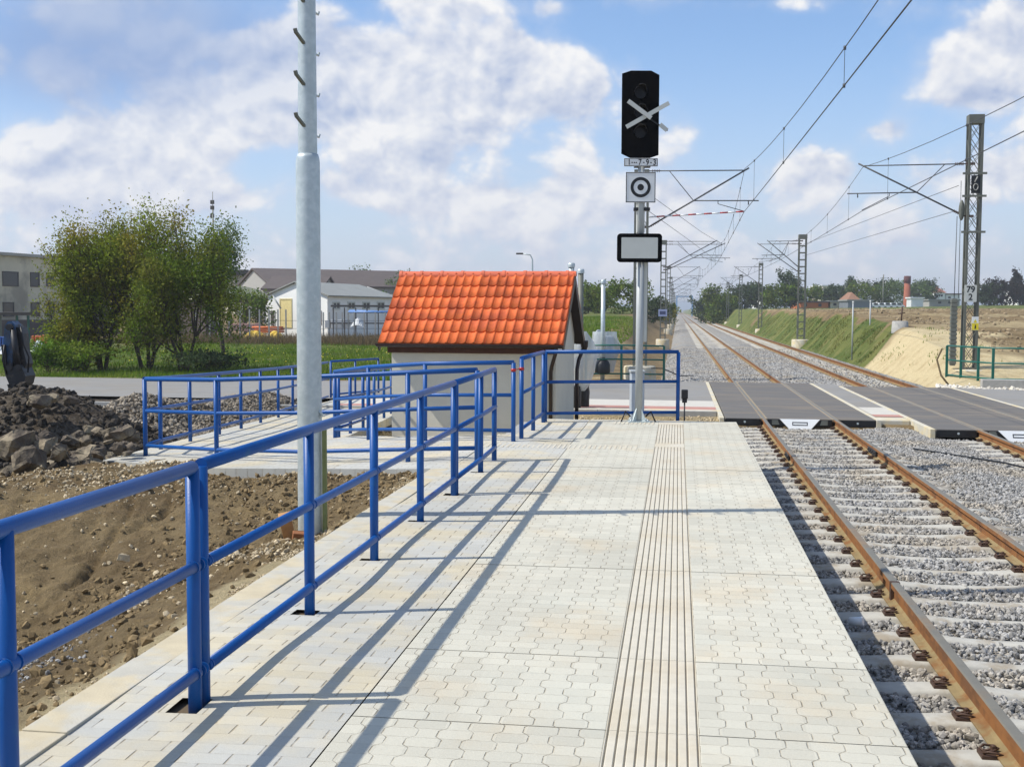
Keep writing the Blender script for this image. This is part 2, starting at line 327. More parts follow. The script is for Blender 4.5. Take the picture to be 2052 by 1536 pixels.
    def build(s, name, m_, parent=None, **k):
        me = bpy.data.meshes.new(name); off = origin(parent)
        me.from_pydata([(v[0]-off.x, v[1]-off.y, v[2]-off.z) for v in s.v], [], s.f); me.polygons.foreach_set('use_smooth', s.sm)
        ms = m_ if isinstance(m_, (list, tuple)) else [m_]
        for q in ms: me.materials.append(q)
        if len(ms) > 1: me.polygons.foreach_set('material_index', s.mi)
        me.update(); o = bpy.data.objects.new(name, me); COL.objects.link(o)
        if parent: o.parent = parent
        return tag(o, **k)
def origin(p):
    v = Vector((0, 0, 0))
    while p is not None: v += Vector(p.location); p = p.parent
    return v
def meshobj(name, V, Fc, m_, parent=None, smooth=False, **k):          # numpy arrays, all faces with the same corner count
    V = np.asarray(V, np.float32).reshape(-1, 3); Fc = np.asarray(Fc, np.int32); off = origin(parent)
    V = V-np.array(off, np.float32)
    me = bpy.data.meshes.new(name); me.vertices.add(len(V)); me.vertices.foreach_set('co', V.ravel())
    nf, nc = Fc.shape; me.loops.add(nf*nc); me.polygons.add(nf)
    me.loops.foreach_set('vertex_index', Fc.ravel()); me.polygons.foreach_set('loop_start', np.arange(0, nf*nc, nc, dtype=np.int32))
    me.polygons.foreach_set('loop_total', np.full(nf, nc, np.int32)); me.polygons.foreach_set('use_smooth', np.full(nf, smooth))
    me.materials.append(m_); me.update(calc_edges=True); me.validate(); o = bpy.data.objects.new(name, me); COL.objects.link(o)
    if parent: o.parent = parent
    return tag(o, **k)
def frame(o, x, y=None):            # matrix: local x along x, local z up, local y = depth away
    x = Vector(x).normalized(); z = Vector((0, 0, 1)); y = z.cross(x); mm = Matrix((x, y, z)).transposed().to_4x4(); mm.translation = Vector(o); return mm
# noise in numpy
_tab = np.random.RandomState(3).rand(256, 256)
def vnoise(x, y):
    xi = np.floor(x).astype(int); yi = np.floor(y).astype(int); fx = x-xi; fy = y-yi; fx = fx*fx*(3-2*fx); fy = fy*fy*(3-2*fy)
    g = lambda a, b: _tab[a & 255, b & 255]
    return (g(xi, yi)*(1-fx)+g(xi+1, yi)*fx)*(1-fy)+(g(xi, yi+1)*(1-fx)+g(xi+1, yi+1)*fx)*fy-.5
def fbm(x, y, sc, oc=4, ro=.5):
    r = 0; a = 1
    for i in range(oc): r = r+a*vnoise(x*sc+i*17.3, y*sc+i*9.1); sc *= 2.03; a *= ro
    return r
def sstep(x, a, b):
    t = np.clip((x-a)/(b-a), 0, 1); return t*t*(3-2*t)
# ================================================================== TERRAIN
XE = .935; C1 = XE+1.67; C2 = C1+4.0; RZ = -.55
RAMPF = [(-2.46, 12.3, 0), (-3.1, 12.5, -.05), (-5.25, 12.92, -.15), (-7.44, 14.05, -.25)]
RAMPB = [(-2.46, 15.7, 0), (-3.4, 15.95, -.06), (-5.0, 17.0, -.2), (-5.2, 17.4, -.27)]
R2L = [(-7.44, 14.05, -.25), (-7.75, 16.3, -.33), (-8.1, 19.5, -.43), (-8.5, 23.5, -.55), (-9.2, 30, -.70)]
R2R = [(-5.2, 17.4, -.27), (-5.3, 17.9, -.33), (-5.65, 20.5, -.43), (-6.0, 23.9, -.54), (-6.9, 29.7, -.69)]
def roadz(x): return -.562-.15*sstep(-x, 2, 14)
def ynear(x): return np.interp(x, [-80, -20, 0, 1.05, 4, 5.24, 8.3, 12, 45], [31.5, 30.2, 29.6, 26.2, 25.6, 24.6, 23.6, 21.5, 4])
def yfar(x): return np.interp(x, [-80, -20, 1, 5, 8.5, 10, 14, 45], [38.6, 38.1, 37.7, 37.5, 36.3, 35.7, 34.2, 20])
_cp = []
for X, Y, z in [(-2.7, 0, -.08), (-2.7, 3, -.08), (-2.7, 6, -.07), (-2.7, 9, -.08), (-2.7, 11, -.1), (-2.75, 12.2, -.1), (-3.4, 3, -.2), (-3.3, 7, -.17), (-3.05, 9.3, -.2), (-3.0, 10.6, -.16),
                (-4.91, 8.38, -.85), (-4.33, 8.93, -.62), (-3.74, 9.67, -.37), (-5.3, 7.7, -.95), (-7.2, 11.3, -.28), (-7.95, 13.7, -.3), (-7.5, 13.95, -.28), (-5.25, 12.8, -.19), (-4.2, 12.6, -.13), (-3.1, 12.4, -.08), (-6.4, 13.35, -.25), (-4.2, 11.6, -.22), (-5.4, 12.0, -.27),
                (-8.6, 9.5, -.35), (-9.4, 12, -.62), (-10, 15, -.95), (-9.0, 17, -.9), (-13, 17, -.95), (-8.6, 21, -.75), (-12, 24, -.8), (-9.2, 24, -.8), (-9.8, 29, -.82), (-16, 20, -.9), (-16, 29, -.82), (-14, 10, -.7),
                (-7, 6, -1.1), (-6, 3, -1.0), (-5, 0, -.8), (-10, 0, -1.1), (-10, 6, -.8), (-4.2, 5, -.5), (-4.0, 1.5, -.45), (-16, 0, -1.0), (-3.5, 18, -.85), (-4.5, 20, -.85), (-3, 24, -.72), (-6.3, 15.5, -.55), (-6.6, 19, -.7), (-7.2, 24, -.85), (-6, 28, -.8), (-3, 28, -.72)]:
    _cp.append((X, Y, z))
_cp = np.array(_cp)
def _tps(r2): return np.where(r2 > 1e-9, r2*np.log(r2+1e-12), 0)
_n = len(_cp); _K = _tps((_cp[:, None, 0]-_cp[None, :, 0])**2+(_cp[:, None, 1]-_cp[None, :, 1])**2)+np.eye(_n)*1e-3
_P = np.c_[np.ones(_n), _cp[:, :2]]; _A = np.block([[_K, _P], [_P.T, np.zeros((3, 3))]]); _sol = np.linalg.solve(_A, np.r_[_cp[:, 2], 0, 0, 0])
def tps(x, y):
    r = _sol[_n]+_sol[_n+1]*x+_sol[_n+2]*y
    for i in range(_n): r = r+_sol[i]*_tps((x-_cp[i, 0])**2+(y-_cp[i, 1])**2)
    return r
CRACKS = [[tuple(gnd(px, py, zc)[:2]) for px, py, zc in PP] for PP in (((275, 1015, -.45), (262, 1048, -.5), (222, 1085, -.55), (180, 1125, -.6), (128, 1152, -.65)), ((345, 965, -.32), (352, 1000, -.38), (330, 1030, -.42)), ((510, 955, -.25), (498, 995, -.3), (475, 1020, -.34)))]
YR = [0, 30, 37, 40, 45, 50, 60, 83, 150, 260, 420, 900]; CRR = [-.7, -.7, -.64, -.40, .25, .75, 1.2, 1.7, 1.95, 2.15, 2.6, 3.2]
CLL = [-.7, -.7, -.7, -.7, -.6, -.45, -.1, .45, 1.5, 2.2, 3, 4]
def gz(x, y, rough=True):
    x = np.asarray(x, float); y = np.asarray(y, float)
    z = np.full(np.broadcast(x, y).shape, -.72)+0*x*y
    t = np.clip(tps(np.clip(x, -18, -2.4), np.clip(y, -4, 31)), -1.25, -.05)
    wl = sstep(-x, 2.3, 2.6)*(1-sstep(y, 28, 30))*(1-sstep(-x, 15, 20)); z = z*(1-wl)+t*wl
    # platform footing, ballast corridor
    pf = (x > -2.6) & (y < 18.3); z = np.where(pf, -1.0, z)
    cor = sstep(x, -1.6, -.7)*(1-sstep(x, 8.2, 8.5)); z = np.where(y > 37.9, z*(1-cor)-1.02*cor, z)
    z = np.where((y < 25) & (x > .9), -1.02, z)
    # right bank and field
    cr = np.interp(y, YR, CRR); wd = (cr+.72)*.85+.5; zf = np.where(y > 37.9, -.95, -.72)
    sl = np.clip((x-8.35)/wd, 0, 1); sl = .75*sl+.25*sl*sl*(3-2*sl); z = np.where((x > 8.2) & (y > 36.5), zf+(cr-zf)*sl, z)
    z = z+np.where((x > 14) & (y > 60), .018*np.clip(x-14, 0, 90)*sstep(y, 60, 230), 0)
    # left bank beside the track
    cl = np.interp(y, YR, CLL); s2 = sstep(-x, 1.6, 1.6+(cl+.72)*1.7+.5); fade = 1-sstep(-x, 9, 18)*(1-sstep(y, 90, 200)); z = np.where((x < -1.5) & (y > 37.5), z+(cl-z)*s2*fade, z)
    # under the road
    rw = sstep(y, ynear(x)-3.6, ynear(x)-3.2)*(1-sstep(y, yfar(x)+.1, yfar(x)+.8)); rw = np.where(x < 1.1, rw, (y > ynear(x)-.1)*1.*(1-sstep(y, yfar(x)-.1, yfar(x)+.2)))
    z = z*(1-rw)+(roadz(x)-.09)*rw
    hp = 1.35*np.exp(-(((x+10.3)/1.7)**2+((y-17.4)/1.5)**2))+.55*np.exp(-(((x+13.6)/2.4)**2+((y-17.5)/1.8)**2))
    rl = np.clip((y-20.5)/8, 0, 1); rdg = .42*np.exp(-((x+11.3-1.3*rl)/.9)**2)*sstep(y, 20, 22)*(1-sstep(y, 27.2, 29))+.35*np.exp(-(((x+11.0)/.9)**2+((y-22.4)/1.1)**2))
    z = z+np.where((x < -7) & (y < 29), hp+rdg*sstep(-x, 8.9, 9.6), 0)
    if rough:
        near = (1-sstep(y, 30, 60)); soil = (x < -2.75) & (y < 29)
        z = z+np.where(soil, .12*fbm(x, y, .8, 3)+.075*fbm(x, y, 3.0, 5, .66)+.05*fbm(x*2.2+y*.5, y*.5, 1.6, 3), 0)*sstep(-x, 2.75, 3.3)
        # slump cracks running down the mound face
        for PL in CRACKS:
            dm_ = np.full(x.shape, 9.) if x.shape else 9.
            for (ax, ay), (bx_, by_) in zip(PL[:-1], PL[1:]):
                tt = np.clip(((x-ax)*(bx_-ax)+(y-ay)*(by_-ay))/((bx_-ax)**2+(by_-ay)**2), 0, 1); dm_ = np.minimum(dm_, np.hypot(x-ax-tt*(bx_-ax), y-ay-tt*(by_-ay)))
            z = z-np.where(soil, .055*np.exp(-(dm_/.028)**2), 0)
        z = z+np.where(soil & (y < 14), .022*fbm(x, y, 9., 3, .6), 0)
        u = (x+5.4)*.80-(y-9.8)*.10+.35*fbm(x, y, .9, 2); msk = sstep(x, -7.2, -6.6)*(1-sstep(x, -4.2, -3.6))*sstep(y, 8.6, 9.4)*(1-sstep(y, 11.8, 12.4))
        z = z-np.where(soil, .05*np.exp(-(u/.06)**2)*msk, 0)
        z = z+np.where((y > 38) & ((x < -2) | (x > 8.6)), .12*fbm(x, y, .35, 4)*sstep(np.where(x < 0, -x-2, x-8.6), 0, 2), 0)
        plough = (x > 11) & (y > 44) & (y < 190)
        z = z+np.where(plough, .22*fbm(x, y, 1.1, 3, .6)*sstep(x, 11.5, 14), 0)
    return z
def axis(segs):
    out = [segs[0][0]]
    for a, b, st in segs:
        n = max(1, int(round((b-a)/st))); out += list(np.linspace(a, b, n+1)[1:])
    return np.array(out)
gx = axis([(-1500, -300, 120), (-300, -80, 20), (-80, -20, 2), (-20, -10, .3), (-10, -8, .1), (-8, -2.6, .034), (-2.6, 9.9, .5), (9.9, 30, .25), (30, 60, 1.), (60, 200, 10), (200, 1500, 120)])
gy = axis([(-60, -4, 8), (-4, 3, .5), (3, 7, .06), (7, 12.6, .036), (12.6, 31, .17), (31, 60, .3), (60, 110, .6), (110, 200, 2), (200, 300, 5), (300, 1000, 40), (1000, 3000, 250)])
GX, GY = np.meshgrid(gx, gy); GZ = gz(GX, GY)
nx, ny = len(gx), len(gy); idx = np.arange(nx*ny).reshape(ny, nx)
FQ = np.stack([idx[:-1, :-1], idx[:-1, 1:], idx[1:, 1:], idx[1:, :-1]], -1).reshape(-1, 4)
# ground material: weights in a colour attribute  R grass, G sand, B dark/grey rubble soil, rest brown soil
mt = bpy.data.materials.new('ground_soil_grass'); mt.use_nodes = True; mt.node_tree.nodes.clear(); N = NT(mt.node_tree)
out = N.n('ShaderNodeOutputMaterial'); p = N.n('ShaderNodeBsdfPrincipled'); p.inputs['Roughness'].default_value = .95; p.inputs['Specular IOR Level'].default_value = .15
pos = N.n('ShaderNodeNewGeometry').outputs['Position']; at_ = N.n('ShaderNodeAttribute', attribute_name='cover'); cr_, cg_, cb_ = N.sep(at_.outputs['Color'])
nb = N.noise(pos, .9, 5, .6); nf = N.noise(pos, 14, 6, .65)
soil = N.mix(N.ss(nb, .4, .62), c4(srgb(138, 120, 88)), c4(srgb(118, 100, 72)))
soil = N.mix(N.ss(N.noise(N.vm('MULTIPLY', pos, (1., .45, 1.)), 2.1, 5, .7), .53, .68, 0, .6), soil, c4(srgb(160, 138, 98)))
soil = N.mix(N.ss(N.noise(pos, 55, 3, .6), .62, .72, 0, .75), soil, c4(srgb(178, 160, 126)))
soil = N.mix(N.ss(N.noise(pos, 30, 4, .7), .60, .72, 0, .7), soil, c4(srgb(88, 70, 48)))
grs = N.mix(N.ss(N.noise(pos, .5, 5, .6), .4, .62), c4(srgb(78, 94, 42)), c4(srgb(108, 112, 58)))
grs = N.mix(N.ss(N.noise(N.vm('MULTIPLY', N.vm('ADD', pos, N.vm('MULTIPLY', pos, (0, 0, 0))), (.25, 1.2, .6)), 1.6, 5, .65), .52, .68, 0, .6), grs, c4(srgb(146, 134, 92)))
snd = N.mix(N.ss(N.noise(pos, 1.2, 5, .6), .45, .7), c4(srgb(204, 187, 146)), c4(srgb(184, 164, 124)))
drk = N.mix(N.ss(N.noise(pos, 8, 5, .7), .42, .6), c4(srgb(62, 56, 50)), c4(srgb(104, 96, 86)))
c = N.mix(cb_, soil, drk); c = N.mix(cg_, c, snd); gm = N.ss(N.m('ADD', cr_, N.m('MULTIPLY', N.m('SUBTRACT', nf, .5), 1.2)), .35, .65); c = N.mix(gm, c, grs)
f = N.lin(nf, .25, .75, .76, 1.18); c = N.vm('MULTIPLY', c, N.comb(f, f, f)); N.set(p.inputs['Base Color'], c)
b = N.n('ShaderNodeBump'); b.inputs['Distance'].default_value = .06; N.L.new(N.noise(pos, 22, 8, .75), b.inputs['Height']); N.L.new(b.outputs[0], p.inputs['Normal']); N.L.new(p.outputs[0], out.inputs[0])
M_GROUND = mt
g = meshobj('ground', np.stack([GX, GY, GZ], -1), FQ, M_GROUND, smooth=True, kind='structure')
def cover(x, y):
    n = fbm(x, y, .25, 4); n2 = fbm(x, y, 1.5, 3)
    gr = np.zeros_like(x); sa = np.zeros_like(x); dk = np.zeros_like(x)
    cl_ = x < 0
    gr = np.where(cl_ & (y > 38.6), sstep(-x+n*3, 4.5+np.clip((75-y)*.05, 0, 2), 6.5), gr)
    gr = np.where(cl_ & (y > 82) & (x < -16), gr*(1-sstep(y+n*8, 80, 88)), gr)
    sa = np.where(cl_ & (y > 41) & (x > -12), sstep(x+n*2, -7, -5.2)*(1-sstep(x+n*2, -3.6, -2.8))*(1-sstep(y, 52, 75))*.8, sa)
    # right bank: grass slope, sand bank near the road
    edge_ = 10.2+.9*n
    gr = np.where((x > 8) & (y > 46), sstep(y+n*4-(x-9)*1.2, 55, 58)*(1-sstep(x, edge_, edge_+.8)), gr)
    gr = np.where((x > 9) & (y+x*.25 > 150), sstep(y+x*.25+n*10, 150, 162), gr)
    sa = np.where((x > 8) & (y < 64), (1-sstep(y+n*3, 54, 58))*(1-sstep(x+n*3+(y-44)*.1, 12, 13.5)), sa)
    sa = np.where((x > 11) & (y > 40) & (y < 150), np.maximum(sa, .4*sstep(n, .0, .3)), sa)
    dk = np.where(cl_ & (y > 13.5) & (y < 31) & (x < -7.6), .85, dk)
    dk = np.where(cl_ & (x < -7.2) & (y < 14) , sstep(-x-y*.1+n, 8.0, 9.2)*.85, dk)
    sa = np.where((y > 18.2) & (y < 26.6) & (x > -7) & (x < 1.2), .75+n, sa)
    sa = np.where(cl_ & (x > -3.1) & (y < 12.2), (1-sstep(-x+n2*.5, 2.68, 3.05))*.9, sa)
    gp = np.exp(-(((x+4.3)/.45)**2+((y-5.9)/.9)**2)); dk = np.where(cl_ & (y < 9), np.clip(gp*1.4, 0, 1), dk)
    return np.clip(np.stack([gr, sa, dk, np.ones_like(x)], -1), 0, 1)
ca = g.data.color_attributes.new('cover', 'FLOAT_COLOR', 'POINT'); ca.data.foreach_set('color', cover(GX.ravel(), GY.ravel()).astype(np.float32).ravel())
# distant hills, the bluish fade of distance haze is put into their colour
hx = np.linspace(-900, 1500, 120); hv = []
for i, x in enumerate(hx):
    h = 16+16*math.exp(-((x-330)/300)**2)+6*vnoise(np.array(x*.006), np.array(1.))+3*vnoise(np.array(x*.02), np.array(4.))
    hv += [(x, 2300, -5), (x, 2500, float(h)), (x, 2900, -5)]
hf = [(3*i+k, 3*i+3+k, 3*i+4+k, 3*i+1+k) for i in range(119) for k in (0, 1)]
meshobj('hills', hv, hf, mat('haze_tinted_hill', srgb(104, 122, 138), .95, var=.1, vscale=.01), smooth=True, kind='structure')
# ------------------------------------------------------------------ rocks
_ico = None
def icos():
    t = (1+5**.5)/2
    v = np.array([(-1, t, 0), (1, t, 0), (-1, -t, 0), (1, -t, 0), (0, -1, t), (0, 1, t), (0, -1, -t), (0, 1, -t), (t, 0, -1), (t, 0, 1), (-t, 0, -1), (-t, 0, 1)])/math.sqrt(1+t*t)
    f = np.array([(0, 11, 5), (0, 5, 1), (0, 1, 7), (0, 7, 10), (0, 10, 11), (1, 5, 9), (5, 11, 4), (11, 10, 2), (10, 7, 6), (7, 1, 8), (3, 9, 4), (3, 4, 2), (3, 2, 6), (3, 6, 8), (3, 8, 9), (4, 9, 5), (2, 4, 11), (6, 2, 10), (8, 6, 7), (9, 8, 1)])
    return v, f
IV, IF_ = icos()
def rocks(P, r, flat=.75, seed=1):
    rs = np.random.RandomState(seed); n = len(P)
    var = [IV*rs.uniform(.62, 1.22, (12, 1)) for _ in range(12)]; V = np.array(var)[rs.randint(0, 12, n)]
    sc = np.stack([rs.uniform(.8, 1.35, n), rs.uniform(.65, 1.05, n), rs.uniform(.5, .95, n)*flat/.75], -1)*np.asarray(r).reshape(-1, 1); V = V*sc[:, None, :]
    q = rs.normal(size=(n, 4)); q[:, 1:3] *= .55; q /= np.linalg.norm(q, axis=1)[:, None]; a, b, c_, d = q.T
    Rm = np.stack([1-2*(c_*c_+d*d), 2*(b*c_-a*d), 2*(b*d+a*c_), 2*(b*c_+a*d), 1-2*(b*b+d*d), 2*(c_*d-a*b), 2*(b*d-a*c_), 2*(c_*d+a*b), 1-2*(b*b+c_*c_)], -1).reshape(n, 3, 3)
    V = np.einsum('nij,nkj->nki', Rm, V)+np.asarray(P)[:, None, :]
    Fq = IF_[None]+(np.arange(n)*12)[:, None, None]
    return V.reshape(-1, 3), Fq.reshape(-1, 3)
# ------------------------------------------------------------------ ballast
SY0, SP = 6.58-.605*6, .605
def bedz(x, y):
    z = -.784+0*x
    z = z+.05*np.exp(-((x-4.6)/.55)**2)-.03*sstep(x, 8.2, 9.5)+.018*fbm(x, y, 1.6, 3)
    z = np.where(y > 37, z-.32*sstep(-x, -.6, .9)-.22*sstep(x, 8.0, 8.8)+.02, z)
    return z
def bed(name, xs, ys):
    X, Y = np.meshgrid(xs, ys); Z = bedz(X, Y); a, b2 = len(xs), len(ys); ii = np.arange(a*b2).reshape(b2, a)
    q = np.stack([ii[:-1, :-1], ii[:-1, 1:], ii[1:, 1:], ii[1:, :-1]], -1).reshape(-1, 4)
    return meshobj(name, np.stack([X, Y, Z-.004], -1), q, M_BED, smooth=True, kind='structure')
mt = bpy.data.materials.new('ballast_bed_stone'); mt.use_nodes = True; mt.node_tree.nodes.clear(); N = NT(mt.node_tree)
out = N.n('ShaderNodeOutputMaterial'); p = N.n('ShaderNodeBsdfPrincipled'); p.inputs['Roughness'].default_value = .9; p.inputs['Specular IOR Level'].default_value = .2
pos = N.n('ShaderNodeNewGeometry').outputs['Position']; vo = N.n('ShaderNodeTexVoronoi'); vo.inputs['Scale'].default_value = 17; N.L.new(pos, vo.inputs['Vector'])
f = N.lin(N.sep(vo.outputs['Color'])[0], 0, 1, .45, 1.25); c = N.mix(N.ss(N.noise(pos, .6, 4, .6), .4, .65), c4(srgb(158, 156, 150)), c4(srgb(162, 154, 140)))
xb, yb, _z = N.sep(pos); dm = N.m('MULTIPLY', N.m('MULTIPLY', N.ss(xb, 5.85, 6.1), N.ss(xb, 7.1, 7.35, 1., 0.)), N.ss(yb, 37.2, 37.8)); c = N.mix(dm, c, c4(srgb(176, 166, 146))); f = N.m('ADD', N.m('MULTIPLY', f, N.m('SUBTRACT', 1., N.m('MULTIPLY', dm, .7))), N.m('MULTIPLY', dm, .7))
N.set(p.inputs['Base Color'], N.vm('MULTIPLY', c, N.comb(f, f, f))); b = N.n('ShaderNodeBump'); b.inputs['Distance'].default_value = .035; b.inputs['Strength'].default_value = 1
N.L.new(N.m('SUBTRACT', 1., vo.outputs['Distance']), b.inputs['Height']); N.L.new(b.outputs[0], p.inputs['Normal']); N.L.new(p.outputs[0], out.inputs[0]); M_BED = mt
bed('ballast_bed', axis([(.96, 12, .12)]), axis([(-4, 3, .3), (3, 26, .12)]))
bed('ballast_bed', axis([(-1.2, 8.9, .25)]), axis([(37.3, 70, .25), (70, 200, 2), (200, 900, 20)]))
rs = np.random.RandomState(11)
def scatter(n, x0, x1, y0, y1, keep):
    x = rs.uniform(x0, x1, n); y = rs.uniform(y0, y1, n); k = keep(x, y); return x[k], y[k]
def nosleeper(x, y, y0=SY0):
    ph = (y-y0)/SP; d = np.abs(ph-np.round(ph))*SP
    on = (d < np.where((np.abs(x-C1) < .55) | (np.abs(x-C2) < .55), .085, .12)) & ((np.abs(x-C1) < 1.33) | ((np.abs(x-C2) < 1.33))) & ((y < 37.3) | (rs.rand(len(x)) < .45))
    rail = np.zeros(len(x), bool)
    for c in (C1, C2):
        for s_ in (-.75, .75): rail |= np.abs(x-c-s_) < .09
    return (~on | (rs.rand(len(x)) < .03)) & ~rail
x, y = scatter(150000, .97, 9, 4.2, 25, lambda x, y: (x < .285*y+2.0) & nosleeper(x, y))
k = (x > C2-1.7) & (y > 23.3); x, y = x[~k], y[~k]
_dust = 0
x2, y2 = scatter(70000, -1.1, 8.7, 37.8, 78, lambda x, y: nosleeper(x, y) & (rs.rand(len(x)) < np.clip(1.2-(y-38)/50, .3, 1)))
kd = (x2 > 5.95) & (x2 < 7.25) & (rs.rand(len(x2)) < .85); x2, y2 = x2[~kd], y2[~kd]
sz = rs.uniform(.012, .030, len(x)); sz2 = rs.uniform(.03, .05, len(x2))
V1, F1 = rocks(np.stack([x, y, bedz(x, y)+sz*.35+rs.uniform(0, .018, len(x))], -1), sz, seed=2)
meshobj('ballast_stones', V1, F1, M_STONE, kind='stuff')
V1, F1 = rocks(np.stack([x2, y2, bedz(x2, y2)+sz2*.3], -1), sz2, seed=3)
meshobj('ballast_stones', V1, F1, M_STONE, kind='stuff')
# ================================================================== RAILWAY TRACKS
PROF = [(-.036, -.008), (-.03, -.001), (-.02, 0), (.02, 0), (.03, -.001), (.036, -.008), (.036, -.048), (.0085, -.06), (.0085, -.135), (.03, -.152), (.075, -.162), (.075, -.172), (-.075, -.172), (-.075, -.162), (-.03, -.152), (-.0085, -.135), (-.0085, -.06), (-.036, -.048)]
def rail(cx, parent):
    ys = [-4, 0, 4, 8, 12, 16, 20, 24, 38, 60, 120, 300, 900]; V = []; Fq = []; mi = []
    n = len(PROF)
    for y in ys: V += [(cx+px, y, RZ+pz) for px, pz in PROF]
    for i in range(len(ys)-1):
        for k in range(n):
            Fq.append((i*n+k, (i+1)*n+k, (i+1)*n+(k+1) % n, i*n+(k+1) % n)); mi.append(1 if k in (0, 1, 2, 3, 4) else 2 if k in (8, 9, 10, 11, 12, 13, 14) else 0)
    Fq.append(tuple(range(n))); mi.append(0)
    mb = MB(); mb.v = V; mb.f = Fq; mb.sm = [False]*len(Fq); mb.mi = mi
    return mb.build('rail', [M_RUST, M_RAILT, M_RFOOT], parent)
def sleeper_mesh():
    xs = [-1.3, -1.27, -1.05, -.95, -.62, -.48, -.2, .2, .48, .62, .95, 1.05, 1.27, 1.3]; tz = [-.80, -.755, -.742, -.735, -.735, -.746, -.760, -.760, -.746, -.735, -.735, -.742, -.755, -.80]
    hw = [.085, .095, .095, .095, .09, .066, .058, .058, .066, .09, .095, .095, .095, .085]; vs = []; fs = []
    for x, z, h in zip(xs, tz, hw):
        vs += [(x, -h-.05, -.95), (x, -h-.012, z-.018), (x, -h+.012, z), (x, h-.012, z), (x, h+.012, z-.018), (x, h+.05, -.95)]
    for i in range(len(xs)-1): fs += [(i*6+k, (i+1)*6+k, (i+1)*6+k+1, i*6+k+1) for k in range(5)]
    fs += [(0, 1, 2, 3, 4, 5), tuple(range(len(vs)-6, len(vs)))[::-1]]
    mb = MB(); mb.add(vs, fs, True); return mb
def clip_mb():          # W-shaped spring clip with its bolt, seen beside the rail foot; local x away from the rail
    mb = MB(); zz = 0
    W_ = [(-.035, -.055, .012), (.0, -.062, .028), (.05, -.058, .034), (.075, -.035, .022), (.06, -.018, .012), (.01, -.017, .03), (-.015, 0, .036), (.01, .017, .03), (.06, .018, .012), (.075, .035, .022), (.05, .058, .034), (0, .062, .028), (-.035, .055, .012)]
    mb.tube(W_, .0072, 7); mb.tube([(.012, 0, -.005), (.012, 0, .055)], .012, 8); mb.lathe([(.02, .028), (.02, .033), (.017, .034), (.017, .05), (.0, .05)], (.012, 0, 0), 6, smooth=False)
    mb.box(.0, .085, -.06, .06, -.01, .01); return mb
def track(cx, label, near_y, gap):
    t = thing('railway_track', label, 'railway track', (cx, 0, RZ), group='two parallel railway tracks'); 
    L_ = rail(cx-.75, t); R_ = rail(cx+.75, t)
    base = sleeper_mesh(); base.v = [(v[0]+cx, v[1], v[2]) for v in base.v]
    s0 = base.build('sleeper', M_SLEEP, t); clips = []
    for s_, dx in ((-1, -.75), (1, -.75), (-1, .75), (1, .75)):
        mb = clip_mb(); xx = cx+dx+s_*.07
        mb.v = [(xx+s_*v[0], v[1], -.725+v[2]) for v in mb.v]; clips.append(mb.build('rail_clip', M_CLIP, s0))
    ys = [SY0+SP*k for k in range(-3, 400)]; vis = [y for y in ys if (y < gap[0]) or (y > gap[1]+.2)]
    first = [y for y in vis if y > near_y-1][:98]; rest = [y for y in vis if y > first[-1]+.1 and y < 230]
    for i, y in enumerate(first):
        if i == 0: s = s0
        else:
            s = s0.copy(); COL.objects.link(s); s.parent = t
            if y < 25:
                for c_ in clips:
                    q = c_.copy(); COL.objects.link(q); q.parent = s
        s.location.y = y
    if rest:
        vv = np.array(base.v)-np.array([0, 0, 0]); A = []; nb_ = len(vv)
        mb = MB()
        for y in rest: mb.add(vv+np.array([0, y, -.004]), base.f)
        mb.build('sleeper', M_SLEEP, t, kind='stuff')
    return t
T1 = track(C1, 'rusty near railway track on concrete sleepers beside the platform edge', 4.5, (24.9, 37.6))
T2 = track(C2, 'farther railway track along the grass bank and right mast', 16, (23.2, 36.3))
def joint(cx, y, parent, ln=.45):
    mb = MB()
    for s_ in (-1, 1):
        mb.bbox(cx+s_*.03-.016, cx+s_*.03+.016, y-ln/2, y+ln/2, RZ-.14, RZ-.045, .006)
        for k in range(4): mb.tube([(cx+s_*.045, y-ln*.375+ln*.25*k, RZ-.09), (cx+s_*.07, y-ln*.375+ln*.25*k, RZ-.09)], .014, 6)
    mb.box(cx-.037, cx+.037, y-.006, y+.006, RZ-.05, RZ+.0015)
    mb.build('fishplate', M_EXK, parent)
joint(C1-.75, 19.3, T1, .5); joint(C1+.75, 20.2, T1, .8)
mb = MB(); mb.bbox(C1-.75-.039, C1-.75+.039, 9.96, 10.02, RZ-.16, RZ+.001, .004); mb.build('rail_weld', M_CLIP, T1)
